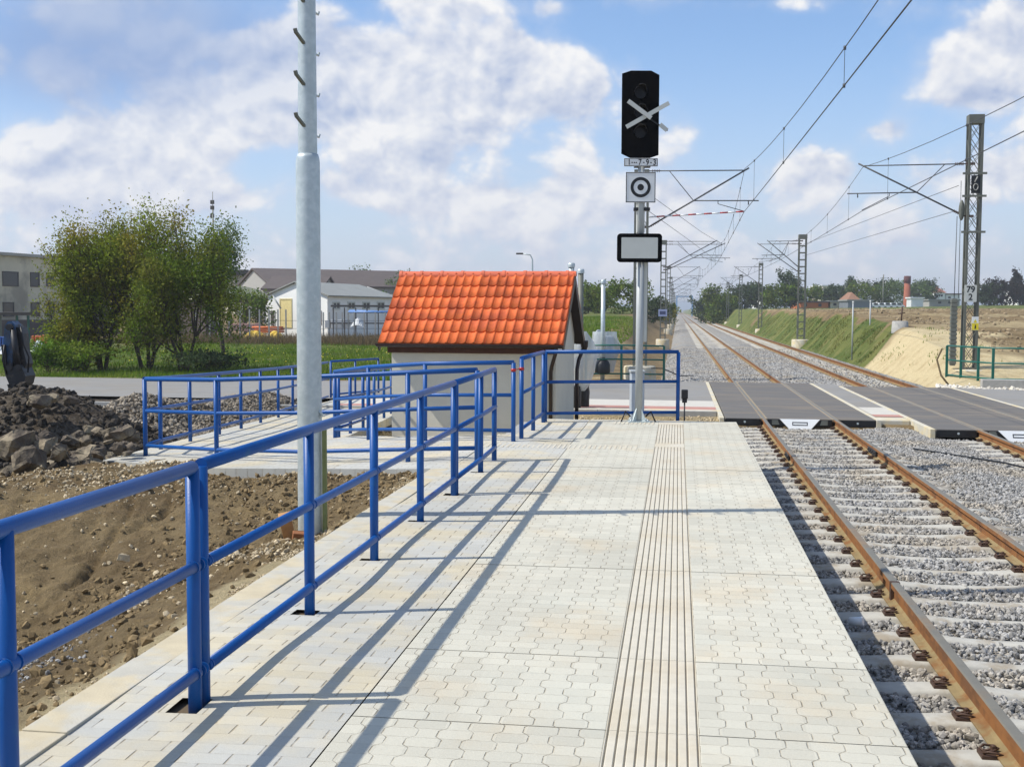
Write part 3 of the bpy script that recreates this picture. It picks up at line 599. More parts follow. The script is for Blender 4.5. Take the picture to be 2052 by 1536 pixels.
# ================================================================== LEVEL CROSSING
def crossing_strip(label, x0, x1, y0, y1, kerbside=None, plate=False, holes=()):
    t = thing('crossing_deck', label, 'crossing deck', ((x0+x1)/2, y0, RZ), group='rubber level crossing panels')
    mb = MB(); n = int((y1-y0)/1.2); st = (y1-y0)/n
    for k in range(n):
        mb.bbox(x0, x1, y0+k*st+.004, y0+(k+1)*st-.004, RZ-.16, RZ-.003, .012)
    mb.build('surface', M_ASPHD, t)
    mb = MB(); mb.box(x0+.01, x1-.01, y0-.012, y0-.002, RZ-.15, RZ-.02)
    for hx_ in holes:
        mb.tube([(hx_, y0-.03, RZ-.08), (hx_, y0-.01, RZ-.08)], .035, 12)
    mb.build('end_face', M_BLACK, t)
    for hx_ in holes:
        mb = MB(); mb.tube([(hx_, y0-.036, RZ-.08), (hx_, y0-.028, RZ-.08)], .024, 12); mb.build('tension_nut', M_GALV, t)
    if plate:
        xc = (x0+x1)/2; M_ = frame((xc, y0-.03, RZ-.01), (1, 0, 0)); mb = MB()
        tl = Matrix.Rotation(R(-28), 4, 'X')
        mb.prism([(-.42, 0), (.42, 0), (.2, -.26), (-.2, -.26)], M_@tl, -.012, .0); q = mb.build('deflector_plate', M_WHITE, t)
        mb = MB(); mb.prism([(-.16, -.07), (.16, -.07), (.16, -.09), (-.16, -.09)], M_@tl, -.016, -.0125)
        mb.prism([(-.16, -.13), (.16, -.13), (.16, -.15), (-.16, -.15)], M_@tl, -.016, -.0125); mb.prism([(-.16, -.0905), (-.145, -.0905), (-.145, -.1295), (-.16, -.1295)], M_@tl, -.016, -.0125); mb.prism([(.145, -.0905), (.16, -.0905), (.16, -.1295), (.145, -.1295)], M_@tl, -.016, -.0125)
        mb.build('slot_mark', M_BLACK, q)
        mb = MB()
        for s_ in (-1, 1): mb = MB(); mb.prism([(s_*.46, -.02), (s_*.58, -.02), (s_*.58, -.12), (s_*.42, -.12)], M_, -.02, -.001); mb.build('fixing_bracket', M_DGALV, t)
    return t
M_FILL = mat('dusty_filler', srgb(150, 134, 108), .9, var=.15, vscale=3)
for cx, y0, y1, nm in ((C1, 25.05, 37.6, 'nearest track'), (C2, 23.35, 36.3, 'second track')):
    crossing_strip('dark rubber crossing strip left of the rails of the '+nm, cx-1.56, cx-.80, y0, y1, holes=(cx-1.15,))
    crossing_strip('dark rubber crossing strip between the rails of the '+nm+' with white deflector plate', cx-.68, cx+.68, y0, y1, plate=True)
    crossing_strip('dark rubber crossing strip right of the rails of the '+nm, cx+.80, cx+1.58, y0, y1, holes=(cx+1.2,))
    for s_ in (-.75, .75):
        for e_ in (-1, 1): mb = MB(); xx = cx+s_+e_*.058; mb.box(xx-.02, xx+.02, y0, y1, RZ-.05, RZ-.006); mb.build('flangeway_filler', M_FILL, T1 if cx == C1 else T2)
    for s_, nm2 in ((-1, 'left'), (1, 'right')):
        mb = MB(); xx = cx+s_*1.635; mb.bbox(xx-.05, xx+.05, y0-.05, y1, RZ-.3, RZ+.002, .008)
        o = mb.build('kerb_beam', M_CONC); tag(o, 'thin pale concrete kerb beam along the %s side of the %s crossing' % (nm2, nm), 'kerb', 'kerb beams of the crossing')
def sheet(name, xs, fy0, fy1, fz, m_, ny_=6, **k):
    V = []; Fq = []
    for x in xs:
        for j in range(ny_+1):
            y = fy0(x)+(fy1(x)-fy0(x))*j/ny_; V.append((x, y, float(fz(x, y))))
    n = ny_+1
    for i in range(len(xs)-1):
        for j in range(ny_): Fq.append((i*n+j, (i+1)*n+j, (i+1)*n+j+1, i*n+j+1))
    return meshobj(name, V, Fq, m_, smooth=True, **k)
rz_ = lambda x, y: roadz(x)+.004
sheet('road', axis([(-90, -20, 5), (-20, C1-1.69, .7)]), lambda x: 29.6+.03*max(0, -x), yfar, rz_, M_ASPH, kind='structure')
sheet('road', axis([(C1+1.69, C2-1.69, .3)]), lambda x: 26.6, yfar, rz_, M_ASPH, kind='structure')
sheet('road', axis([(C2+1.69, 45, .8)]), ynear, yfar, rz_, M_ASPH, kind='structure')
M_PAVW = mat('pale_paving', srgb(194, 189, 176), .85, var=.08, vscale=4, bump=.001, bscale=60)
sheet('pavement', axis([(-8.4, C1-1.69, .7)]), lambda x: 27.75+.03*max(0, -x), lambda x: 29.6+.03*max(0, -x), lambda x, y: roadz(x)+.012, M_PAVW, kind='structure')
sheet('pavement', axis([(-8.4, C1-1.69, .7)]), lambda x: 26.95+.03*max(0, -x), lambda x: 27.75+.03*max(0, -x), lambda x, y: roadz(x)+.012, M_PINK, kind='structure')
sheet('pavement', axis([(-8.4, C1-1.69, .7)]), lambda x: 26.45+.03*max(0, -x), lambda x: 26.95+.03*max(0, -x), lambda x, y: roadz(x)+.012, M_CONC, kind='structure')
sheet('pavement', axis([(C1+1.70, C2-1.70, .3)]), lambda x: 26.45, lambda x: 28.4, lambda x, y: roadz(x)+.010, M_PAVW, kind='structure')
sheet('pavement', axis([(C1+1.70, C2-1.70, .3)]), lambda x: 25.9, lambda x: 26.45, lambda x, y: roadz(x)+.010, M_PINK, kind='structure')
mb = MB(); mb.bbox(C1+1.7, C2-1.7, 25.2, 25.9, -.82, -.56, .02); o = mb.build('concrete_block', M_CONC); tag(o, 'rough concrete block between the two tracks at the near end of the crossing', 'concrete block')
mb = MB()
for k in range(30): mb.bbox(C1-1.69-(k+1)*.9, C1-1.70-k*.9, 26.3+.027*k, 26.42+.027*k, -.85, -.53-.003*k, .01)
o = mb.build('kerb', M_CONCG, kind='structure')
# ================================================================== PLATFORM
mb = MB(); tb = MB(); rs2 = random.Random(4)
for k in range(-7, 14):
    y0 = 4.669+k+.0025; y1 = y0+.995; dz = rs2.uniform(-.002, .002)
    if y1 > 18.3: y1 = 18.3
    if y0 > 18.25: break
    mb.bbox(-1.358, -.2725, y0, y1, -.14, dz, .004); mb.bbox(.1085, XE, y0, y1, -.14, dz, .006)
    if k in (10,) or (y0 > 14.6 and y0 < 15.2): pass
    # ribbed tactile strip: ten grooves
    px = [-.2725]; 
    def strip(a, b2, ribs):
        pr = []
        if ribs:
            for i in range(10):
                g0 = -.262+i*.0405; pr += [(g0-.006, dz), (g0-.0035, dz-.003), (g0-.003, dz-.011), (g0+.003, dz-.011), (g0+.0035, dz-.003), (g0+.007, dz)]
        pr = [(-.272, dz-.14), (-.272, dz)]+pr+[(.108, dz), (.108, dz-.14)]
        n = len(pr); tb.add([(x, y, z) for y in (a, b2) for x, z in pr], [(i, i+1, n+i+1, n+i) for i in range(n-1)]+[tuple(range(n))[::-1], tuple(range(n, 2*n))])
    if y0 < 14.7 < y1: strip(y0, 14.72, True); strip(14.72, 15.1, False); strip(15.1, y1, True)
    else: strip(y0, y1, y1 < 18.05)
mb.build('platform', M_BONE, kind='structure'); tb.build('tactile_paving', M_TACT, kind='structure')
mb = MB(); mb.box(-1.37, XE-.12, -3, 18.25, -.95, -.135); mb.box(-2.45, -1.372, -3, 18.2, -.95, -.05); mb.build('platform', M_CONCG, kind='structure')
# block paving beside the railing, with open pockets at the posts
POST_Y = [1.85, 3.28, 4.70, 4.785, 6.27, 7.69, 9.14, 10.6, 12.0]
xs = np.linspace(-2.455, -1.3645, 24); ys = np.arange(-2, 18.25, .06)
X, Y = np.meshgrid(xs, ys); Z = .010*np.sin(Y*1.9+X*1.2)*sstep(-X, 1.4, 1.9)+.012*fbm(X, Y, .9, 2)*sstep(-X, 1.37, 1.8)
ii = np.arange(X.size).reshape(X.shape); q = np.stack([ii[:-1, :-1], ii[:-1, 1:], ii[1:, 1:], ii[1:, :-1]], -1).reshape(-1, 4)
cxq = X.ravel()[q].mean(1); cyq = Y.ravel()[q].mean(1); hole = np.zeros(len(q), bool)
for py_ in [3.28, 4.72, 6.27, 7.69, 9.14, 10.6, 12.0]: hole |= (cxq > -2.165) & (cxq < -2.05) & (np.abs(cyq-py_) < (.09 if py_ == 4.72 else .045))
hole |= (cyq > 15.75) & (cxq < -2.2)
meshobj('platform_pavement', np.stack([X, Y, Z], -1), q[~hole], M_BLOCK, smooth=True, kind='structure')
mb = MB(); mb.box(-2.3, -1.95, -3, 12.6, -.1, -.03); mb.build('soil_filling', mat('dark_fill', srgb(96, 82, 62), .95, var=.2), kind='structure')
mb = MB(); r3 = random.Random(2)
for k in range(-2, 13):
    mb.bbox(-2.66+r3.uniform(-.006, .006), -2.4565, k+.002-.7, k+.998-.7, -.3, .0+r3.uniform(-.004, .003), .004)
mb.build('kerb_strip', mat('sandy_kerb', srgb(184, 180, 166), .9, var=.12, vscale=7, bump=.002, bscale=90, col2=srgb(192, 180, 152), c2scale=2.6, c2t=(.42, .6), spec=.15), kind='structure')
# raised signal ribs
mb = MB()
x = -2.4
while x < -.5: mb.bbox(x, x+.028, 14.35, 14.75, -.002, .0055, .003); x += .065
x = -.95
while x < -.33: mb.bbox(x, x+.028, 17.6, 18.0, -.002, .0055, .003); x += .065
mb.build('tactile_paving', M_TACT, kind='structure')
# ramps
def ribbon(name, L_, R_, m_, th=.16):
    V = []; n = 14
    def res(P, t):
        P = [Vector(a) for a in P]; ln = [0]
        for i in range(1, len(P)): ln.append(ln[-1]+(P[i]-P[i-1]).length)
        s_ = t*ln[-1]
        for i in range(1, len(P)):
            if s_ <= ln[i]+1e-6: return P[i-1].lerp(P[i], (s_-ln[i-1])/(ln[i]-ln[i-1]))
        return P[-1]
    mb = MB(); vs = []
    for i in range(n+1):
        a = res(L_, i/n); b2 = res(R_, i/n); d = Vector((0, 0, -th)); vs += [a+d, a, b2, b2+d]
    fs = [(i*4+k, i*4+k+1, (i+1)*4+k+1, (i+1)*4+k) for i in range(n) for k in range(3)]+[(0, 3, 2, 1), (n*4, n*4+1, n*4+2, n*4+3)]
    mb.add(vs, fs); return mb.build(name, m_, kind='structure')
ribbon('ramp', RAMPF[:3]+[(-5.6, 13.05, -.17)], RAMPB[:3], M_BLOCK)
ribbon('ramp_landing', [(-5.6, 13.05, -.17), (-7.44, 14.05, -.25), (-7.6, 15.2, -.29)], [(-5.0, 17.0, -.2), (-5.2, 17.4, -.27), (-5.25, 17.45, -.29)], M_BLOCK)
ribbon('ramp', [(-7.6, 15.2, -.29)]+R2L[1:], [(-5.25, 17.45, -.29)]+R2R[1:], M_BLOCK)
# ================================================================== BLUE RAILINGS
def railing(label, posts, ht=(1.05, .62, .15), m_=M_BLUE, lead=None, tail=None, group='blue tubular railings', side=(.0, 0), rad=(.030, .030, .025), name='railing'):
    """posts: (x,y,z) bases; lead / tail: points the rails run on to"""
    P = [Vector(p) for p in posts]; t = thing(name, label, 'railing', tuple(P[0]), group)
    for b in P:
        mb = MB(); mb.tube([b-Vector((0, 0, .22)), b+Vector((0, 0, ht[0]-.005))], rad[1], 14); mb.build('post', m_, t)
    Q = ([Vector(lead)] if lead else [])+P+([Vector(tail)] if tail else [])
    for i, (h, nm) in enumerate(zip(ht, ('top_rail', 'middle_rail', 'lower_rail'))):
        mb = MB(); off = Vector((side[0], side[1], h)) if i else Vector((0, 0, h))
        mb.tube([q+off for q in Q], rad[0] if i == 0 else rad[2], 14)
        if i:
            for b in P:                                  # weld collars
                mb.tube([b+off-Vector((0, 0, .0)), b+Vector((0, 0, h))], rad[2]*.9, 10)
        if P[0].y < 8 and i:
            for b in P:
                for e_ in (-1, 1): q_ = b+off+Vector((0, e_*.029, 0)); mb.tube([q_-Vector((0, .004, 0)), q_+Vector((0, .004, 0))], rad[2]*1.13, 14)
        mb.build(nm, m_, t)
    return t
RX = -2.07
railing('nearest blue railing panel at the lower left, cut by the photo edge', [(RX, 1.85, 0), (RX, 3.28, 0), (RX, 4.685, 0)], side=(.012, 0), lead=(RX, -.6, 0))
railing('long blue railing panel beside the platform, with the galvanised lamp post behind it', [(RX, 4.775, 0), (RX, 6.27, 0), (RX, 7.69, 0), (RX, 9.14, 0), (RX, 10.56, 0)], side=(.012, 0))
railing('short blue railing panel ending at the top of the ramp', [(RX, 10.64, 0), (RX, 12.05, 0), (RX-.02, 13.1, 0)], side=(.012, 0))
railing('blue railing along the near side of the upper ramp', [(-2.27, 12.97, 0), (-3.12, 13.12, -.05), (-4.45, 13.3, -.13), (-5.85, 14.0, -.22)], tail=(-7.08, 14.58, -.26))
railing('blue railing along the far side of the upper ramp, in front of the grey wall', [(-2.13, 14.95, 0), (-3.42, 15.4, -.05), (-4.4, 16.05, -.14), (-5.22, 17.1, -.27)])
o2 = [(-7.12, 14.62, -.26), (-7.42, 15.72, -.32), (-7.6, 17.15, -.37), (-7.72, 18.6, -.41), (-7.86, 19.95, -.45), (-8.07, 21.5, -.50), (-8.28, 23.1, -.55), (-8.48, 24.6, -.59), (-8.7, 26.1, -.63), (-8.9, 27.6, -.67)]
railing('blue railing along the outer side of the lower ramp, in front of the gravel bank', o2, tail=(-9.1, 29.2, -.7))
i2 = [(-5.36, 17.75, -.3), (-5.5, 18.9, -.36), (-5.68, 20.35, -.42), (-5.86, 21.8, -.48), (-6.04, 23.25, -.53), (-6.25, 24.7, -.58), (-6.45, 26.2, -.62)]
railing('blue railing along the inner side of the lower ramp, running behind the grey wall', i2)
railing('blue railing on three posts across the far foot of the ramp', [(-9.3, 30.1, -.72), (-8.9, 31.1, -.72), (-8.5, 32.1, -.72)])
railing('short blue railing panel between the ramp gate and the end of the platform', [(-2.07, 15.3, 0), (-2.06, 16.5, 0), (-2.05, 17.68, 0)], ht=(1.09, .62, .14))
railing('blue railing across the end of the platform behind the signal', [(-2.03, 17.78, 0), (.02, 18.36, 0)], ht=(1.09, .62, .13))
mb = MB(); mb.tube([(-2.07, 15.3, .93), (-2.07, 15.3, .97)], .034, 12); mb.tube([(-2.13, 14.95, .93), (-2.13, 14.95, .97)], .034, 12); mb.bar((-2.09, 15.27, .95), (-2.13, 14.99, .95), .012)
o = mb.build('red_cord', M_RED); tag(o, 'thin red cord tied round the two blue gate posts', 'cord')
# ================================================================== LAMP POST beside the platform
PB = Vector((-3.05, 9.27, -.2))
t = thing('lamp_post', 'tall galvanised stepped lamp post standing in the soil beside the platform railing', 'lamp post', tuple(PB))
zs = 3.15
mb = MB(); mb.lathe([(.104, -.4), (.103, 0), (.101, 1.5), (.099, zs-.0), (.094, zs+.035), (.086, zs+.065)], PB, 40)
mb.build('lower_section', M_GALV, t)
mb = MB(); mb.lathe([(.0785, zs), (.077, zs+.4), (.070, 5), (.06, 8.2), (.045, 9.0)], PB, 36); mb.build('upper_section', M_GALV, t)
vd = Vector((.31, -.95, 0)).normalized(); lf = Vector((-.8, -.6, 0)); rt = Vector((.97, .1, 0)).normalized()
for k in range(13):
    z = zs+.27+.335*k+PB.z
    a = PB+Vector((0, 0, z-PB.z)); q = a+vd*.05+Vector((-.012, 0, 0))
    mb = MB(); mb.bar(q, q+Vector((-.035, -.13, .075)), .026, .018); mb.bar(q+Vector((-.035, -.13, .07)), q+Vector((-.04, -.145, .105)), .026, .02); mb.build('climbing_step', M_DGALV, t)
    mb = MB(); q = a+Vector((0, 0, -.05))+rt*.05; mb.tube([q, q+rt*.012+Vector((0, .10, 0)), q+rt*.016+Vector((0, .11, .025))], .010, 8); mb.build('climbing_step', M_GALV, t)
mb = MB(); mb.tube([PB+Vector((.08, -.02, 1.02)), PB+Vector((.122, -.03, 1.06)), PB+Vector((.08, -.03, 1.10))], .012, 8); mb.build('earthing_lug', M_GALV, t)
mb = MB(); mb.bbox(PB.x+.115, PB.x+.15, PB.y-.03, PB.y+.0, PB.z-.1, PB.z+.93, .003); o = mb.build('timber_batten', mat('greenish_timber', srgb(122, 128, 78), .8, var=.2, vscale=12)); tag(o, 'thin greenish batten standing against the right side of the lamp post', 'batten')  # thin greenish timber board beside the pole
mb = MB(); mb.bbox(-.05, .05, -.04, .04, -.12, .16, .006, Matrix.Translation((PB.x-.15, PB.y-.13, PB.z+.09))@Euler((.35, -.2, .3)).to_matrix().to_4x4()); o = mb.build('timber_wedge', M_TIMB); tag(o, 'pale timber wedge leaning left of the lamp post foot', 'wedge')
mb = MB(); mb.bbox(-.06, .06, -.05, .05, -.05, .05, .006, Matrix.Translation((PB.x-.02, PB.y-.22, PB.z+.05))@Euler((.1, .1, .4)).to_matrix().to_4x4()); o = mb.build('timber_block', mat('brown_timber', srgb(140, 88, 50), .8, var=.2, vscale=14)); tag(o, 'short brown timber block lying at the lamp post foot', 'timber block')
# ================================================================== RAILWAY SIGNAL
def text(s_, size, M_, m_, parent, name='lettering', sx=1.0, bold=0):
    cu = bpy.data.curves.new(name, 'FONT'); cu.body = s_; cu.size = size; cu.align_x = 'CENTER'; cu.align_y = 'CENTER'; cu.extrude = .001; cu.offset = bold
    o = bpy.data.objects.new(name, cu); COL.objects.link(o); bpy.context.view_layer.update()
    me = bpy.data.meshes.new_from_object(o.evaluated_get(bpy.context.evaluated_depsgraph_get())); bpy.data.objects.remove(o); bpy.data.curves.remove(cu)
    off = origin(parent); MM = Matrix.Translation(-off)@M_@Matrix.Rotation(R(90), 4, 'X')@Matrix.Diagonal((sx, 1, 1, 1)); me.transform(MM)
    me.materials.clear(); me.materials.append(m_); q = bpy.data.objects.new(name, me); COL.objects.link(q); q.parent = parent; return q
SB = Vector((-.585, 17.98, 0)); SX = Vector((cy, sy, 0))
SM = frame(SB, SX)                    # local x right, y away from the camera, z up
t = thing('railway_signal', 'tall railway signal with black head, white crossed battens and target plate at the platform end', 'railway signal', tuple(SB))
mb = MB(); mb.tube([SM@Vector((0, 0, 0)), SM@Vector((0, 0, 2.6))], .057, 20); mb.tube([SM@Vector((0, .0, 2.55)), SM@Vector((0, 0, 4.3))], .05, 16)
mb.build('mast', M_PAINTG, t)
mb = MB(); mb.bbox(-.17, .17, -.13, .13, -.0, .02, .004, SM)
for a in (0, 90, 180, 270):
    mb.prism([(.05, .02), (.15, .02), (.055, .22)], SM@Matrix.Rotation(R(a+45), 4, 'Z'), -.006, .006)
for sx_ in (-1, 1):
    for sy_ in (-1, 1): mb.tube([SM@Vector((sx_*.13, sy_*.1, .0)), SM@Vector((sx_*.13, sy_*.1, .05))], .014, 6)
mb.build('base_plate', M_GALV, t)
mb = MB(); mb.bbox(-.055, .055, .03, .12, 2.9, 3.45, .008, SM); mb.bbox(.06, .115, .02, .09, 1.25, 2.52, .006, SM); mb.bbox(-.06, .06, -.02, .1, 2.94, 3.4, .006, SM)
mb.build('cable_trunking', M_DULLW, t)
for z in (2.55, 2.7, 3.3, 3.45, 3.96):
    mb = MB(); mb.bbox(-.11, .14, -.03, .06, z-.025, z+.025, .006, SM); mb.build('clamp', M_EXK, t)
# head: thick black board with chamfered ends and a raised box behind
hm = SM@Matrix.Translation((-.03, 0, 0)); mb = MB()
mb.prism([(-.285, 4.14), (-.15, 4.075), (.15, 4.075), (.285, 4.12), (.285, 5.33), (.16, 5.395), (-.15, 5.395), (-.285, 5.35)], hm, -.06, -.035)
head = mb.build('signal_head', M_MATT, t)
mb = MB(); mb.bbox(-.2, .2, -.034, .16, 4.2, 5.27, .03, hm); mb.build('lamp_housing', M_MATT, head)
for z in (5.06, 4.76, 4.46):
    mb = MB(); vs = []; n = 14          # hood: open-bottom half cylinder narrowing outward
    for j, (dy, rr, ext) in enumerate(((-.06, .1, 1), (-.17, .1, .75), (-.29, .1, .3))):
        for k in range(n+1):
            a = R(200)*(k/n)-R(10); a2 = R(90)+(a-R(90))*ext; vs.append(hm@Vector((rr*math.cos(a2), dy, z+rr*math.sin(a2))))
    fs = [(j*(n+1)+k, j*(n+1)+k+1, (j+1)*(n+1)+k+1, (j+1)*(n+1)+k) for j in range(2) for k in range(n)]
    mb.add(vs, fs, True); hd = mb.build('lens_hood', M_BLACK, head)
    hd.modifiers.new('thick', 'SOLIDIFY').thickness = .006
    mb = MB(); mb.tube([hm@Vector((0, -.061, z)), hm@Vector((0, -.07, z))], .085, 24); mb.build('lens', mat('unlit_lens', (.006, .006, .008), .35, var=0, spec=.25), head)
cz = 4.70
def batten(a, b2, y): 
    mb = MB(); mb.bar(SM@Vector((a[0], y, a[1])), SM@Vector((b2[0], y, b2[1])), .02, .062); return mb.build('cross_batten', M_DULLW, t)
batten((-.27, 4.50), (.37, 4.86), -.335); batten((-.25, 4.885), (.10, 4.63), -.36); batten((.24, 4.545), (.35, 4.455), -.31)
mb = MB(); mb.bar(SM@Vector((.0, -.30, 4.67)), SM@Vector((.0, -.04, 4.67)), .03, .03); mb.bar(SM@Vector((.0, -.32, 4.68)), SM@Vector((.36, -.29, 4.455)), .012, .02); mb.build('batten_bracket', M_BLACK, t)
mb = MB(); mb.bbox(-.275, .245, -.07, -.055, 3.945, 4.07, .004, SM); q = mb.build('number_plate', M_WHITE, t)
for x, s_ in ((-.195, '1'), (-.03, '7'), (.085, '9'), (.195, '3')): text(s_, .125, SM@Matrix.Translation((x, -.072, 4.005)), M_BLACK, q, sx=.8, bold=.002)
mb = MB()
for x in (-.15, -.115, -.085, .03, .14): mb.bbox(x-.010, x+.010, -.073, -.0705, 3.995, 4.012, .001, SM)
for a in ((-.27, .24, 4.058, 4.066), (-.27, .24, 3.949, 3.957)): mb.box(a[0], a[1], -.0725, -.0705, a[2], a[3], SM)
for a in ((-.272, -.262), (.232, .242)): mb.box(a[0], a[1], -.0725, -.0705, 3.957, 4.058, SM)
mb.build('plate_marks', M_BLACK, q)
mb = MB(); mb.bbox(-.245, .215, -.07, -.055, 3.395, 3.86, .004, SM); q = mb.build('target_plate', M_WHITE, t); tcx, tcz = -.015, 3.628
mb = MB()
for (a, b2, c_, d) in ((-.242, .212, 3.846, 3.857), (-.242, .212, 3.398, 3.409), (-.242, -.231, 3.409, 3.846), (.201, .212, 3.409, 3.846)): mb.box(a, b2, -.0735, -.0705, c_, d, SM)
mb.build('plate_border', M_BLACK, q)
mb = MB(); vs = []; n = 48
for rr in (.155, .108):
    for k in range(n): vs.append(SM@Vector((tcx+rr*math.cos(2*math.pi*k/n), -.0725, tcz+rr*math.sin(2*math.pi*k/n))))
mb.add(vs, [(k, (k+1) % n, n+(k+1) % n, n+k) for k in range(n)]); mb.build('black_ring', M_BLACK, q)
mb = MB(); mb.tube([SM@Vector((tcx, -.0705, tcz)), SM@Vector((tcx, -.074, tcz))], .05, 28); mb.build('black_dot', M_BLACK, q)
def rrect(w_, h_, r_, n=6):
    o = []
    for cx_, cz_, a0 in ((w_/2-r_, h_/2-r_, 0), (-w_/2+r_, h_/2-r_, 90), (-w_/2+r_, -h_/2+r_, 180), (w_/2-r_, -h_/2+r_, 270)):
        for k in range(n+1): a = R(a0+90*k/n); o.append((cx_+r_*math.cos(a), cz_+r_*math.sin(a)))
    return o
bm_ = SM@Matrix.Translation((-.025, 0, 2.70))
mb = MB(); mb.prism(rrect(.69, .44, .055), bm_, -.11, -.07); q = mb.build('blank_sign', M_MATT, t)
mb = MB(); mb.prism(rrect(.56, .32, .012), bm_, -.113, -.1105); mb.build('blank_face', M_DULLW, q)
mb = MB()
for s_ in (-1, 1): mb.tube([SM@Vector((s_*.05, .1, 0)), SM@Vector((s_*.12, .08, .08)), SM@Vector((s_*.2, .06, .16)), SM@Vector((s_*.29, .03, -.05))][1:], .014, 8)
mb.build('cable', M_BLACK, t)
gb = gnd(1277, 843, -.1); gm_ = frame((gb.x, gb.y, 0), SX)
t = thing('cable_cabinet', 'slim grey cable cabinet standing right behind the signal mast', 'cabinet', (gb.x, gb.y, -.6))
mb = MB(); mb.bbox(-.105, .115, 0, .3, -.6, .70, .012, gm_); mb.build('housing', M_WRAP, t); mb = MB(); mb.bbox(-.12, .13, -.01, .32, .70, .74, .008, gm_); mb.build('lid', M_PAINTG, t)
# trackside sensor right of the railing
t = thing('trackside_sensor', 'small black trackside box on a thin stake right of the railing end', 'sensor', (.15, 21.2, -.6)); q0 = at(1372, 790, 21.0)
mb = MB(); mb.tube([(q0.x, q0.y, -.65), (q0.x, q0.y, .1)], .014, 8); mb.build('stake', M_BLACK, t)
mb = MB(); mb.bbox(q0.x-.06, q0.x+.06, q0.y-.05, q0.y+.05, q0.z-.08, q0.z+.09, .015); mb.bbox(q0.x-.045, q0.x+.045, q0.y-.04, q0.y+.04, q0.z-.15, q0.z-.08, .01); mb.build('housing', M_EXK, t)
# ================================================================== EQUIPMENT HOUSE
EA = YAW-R(11.3); ux = Vector((math.cos(EA), math.sin(EA), 0)); uy = Vector((-math.sin(EA), math.cos(EA), 0))
er = at(1128, 690, 21.0); LN = 3.52; RUN = 1.45; HZ = er.z; RISE = 1.34
HO = er-ux*LN; HM = frame((HO.x, HO.y, 0), ux)     # local origin: left end of the front eave
t = thing('equipment_house', 'small rendered equipment house with bright orange tiled roof at the ramp', 'house', (HO.x, HO.y, -.8))
mb = MB(); ov = .28; og = .17
w0, w1, d0, d1 = og, LN-og, ov, 2*RUN-ov; ez = HZ+ov/RUN*RISE-.10; pk = HZ+RISE-.12
vs = [HM@Vector(v) for v in [(w0, d0, -1), (w1, d0, -1), (w1, d1, -1), (w0, d1, -1), (w0, d0, ez), (w1, d0, ez), (w1, d1, ez), (w0, d1, ez), (w0, RUN, pk), (w1, RUN, pk)]]
mb.add(vs, [(0, 1, 5, 4), (1, 2, 6, 9, 5), (2, 3, 7, 6), (3, 0, 4, 8, 7)]); mb.build('wall', M_WALL, t)
# roof deck and tiles
mb = MB()
for s_ in (0, 1):
    ya, yb = (0, RUN) if s_ == 0 else (2*RUN, RUN)
    vs = [HM@Vector(v) for v in [(0, ya, HZ-.05), (LN, ya, HZ-.05), (LN, yb, HZ+RISE-.05), (0, yb, HZ+RISE-.05), (0, ya, HZ), (LN, ya, HZ), (LN, yb, HZ+RISE), (0, yb, HZ+RISE)]]
    mb.add(vs, [(0, 1, 2, 3), (4, 5, 6, 7), (0, 1, 5, 4), (1, 2, 6, 5), (3, 0, 4, 7)])
roof = mb.build('roof', M_BROWN, t)
SL = math.hypot(RUN, RISE); NR, NC = 6, 20.0; th_ = SL/6.1; tw = LN/20.5
r4 = random.Random(8)
def tiles(front):
    mb = MB()
    for r_ in range(NR+1):
        for c_ in range(21):
            x0 = c_*tw+r4.uniform(-.003, .003); x1 = min(x0+tw*1.0, LN+.012)
            if x1-x0 < .03: continue
            s0_ = -.03+r_*th_+r4.uniform(-.004, .004); s1_ = min(s0_+th_*1.06, SL)
            if s1_ <= s0_+.02: continue
            lift = r4.uniform(0, .007); pr = []
            for k in range(11):
                u_ = k/10; hmp = .028*math.exp(-((u_-.80)/.12)**2)+.010*math.exp(-((u_-.02)/.1)**2)-.004*math.sin(math.pi*min(u_/.65, 1)); pr.append((x0+(x1-x0)*u_, hmp))
            vs = []
            for (s_, base_) in ((s0_, .006), (s0_, .034), (s1_, .008)):
                for (xx, hh) in pr:
                    h_ = base_+hh+lift if base_ != .006 else hh*.3+.0
                    yy = s_/SL*RUN-h_*RISE/SL; zz = HZ+s_/SL*RISE+h_*RUN/SL
                    if not front: yy = 2*RUN-yy
                    vs.append(HM@Vector((xx, yy, zz)))
            n = 11; mb.add(vs, [(j*n+k, j*n+k+1, (j+1)*n+k+1, (j+1)*n+k) for j in range(2) for k in range(10)], False)
            for q in range(10): mb.sm[-1-q] = True
            # side face
            mb.add([vs[n], vs[2*n], vs[0]], [(0, 1, 2)]); mb.add([vs[2*n-1], vs[3*n-1], vs[n-1]], [(0, 1, 2)])
    return mb
tiles(True).build('roof_tiles', M_TILE, roof); tiles(False).build('roof_tiles', M_TILE, roof)
mb = MB()
for k in range(9):
    x0 = k*.42-.01; x1 = min(x0+.45, LN+.03)
    if x1-x0 < .05: break
    vs = []; n = 12
    for (xx, rr) in ((x0, .098), (x0+.06, .098), (x0+.06, .09), (x1, .086)):
        for j in range(n+1):
            a = math.pi*j/n; vs.append(HM@Vector((xx, RUN+rr*math.cos(a), HZ+RISE-.055+rr*1.15*math.sin(a))))
    mb.add(vs, [(i*(n+1)+j, i*(n+1)+j+1, (i+1)*(n+1)+j+1, (i+1)*(n+1)+j) for i in range(3) for j in range(n)]+[tuple(range(n+1)), tuple(range(3*(n+1), 4*(n+1)))], False)
mb.build('ridge_tiles', M_RIDGE, roof)
mb = MB(); mb.bbox(w0-.06, w1-.02, .20, .262, HZ-.19, HZ+.03, .006, HM); mb.build('wall_plate', M_WOOD, t)
mb = MB()
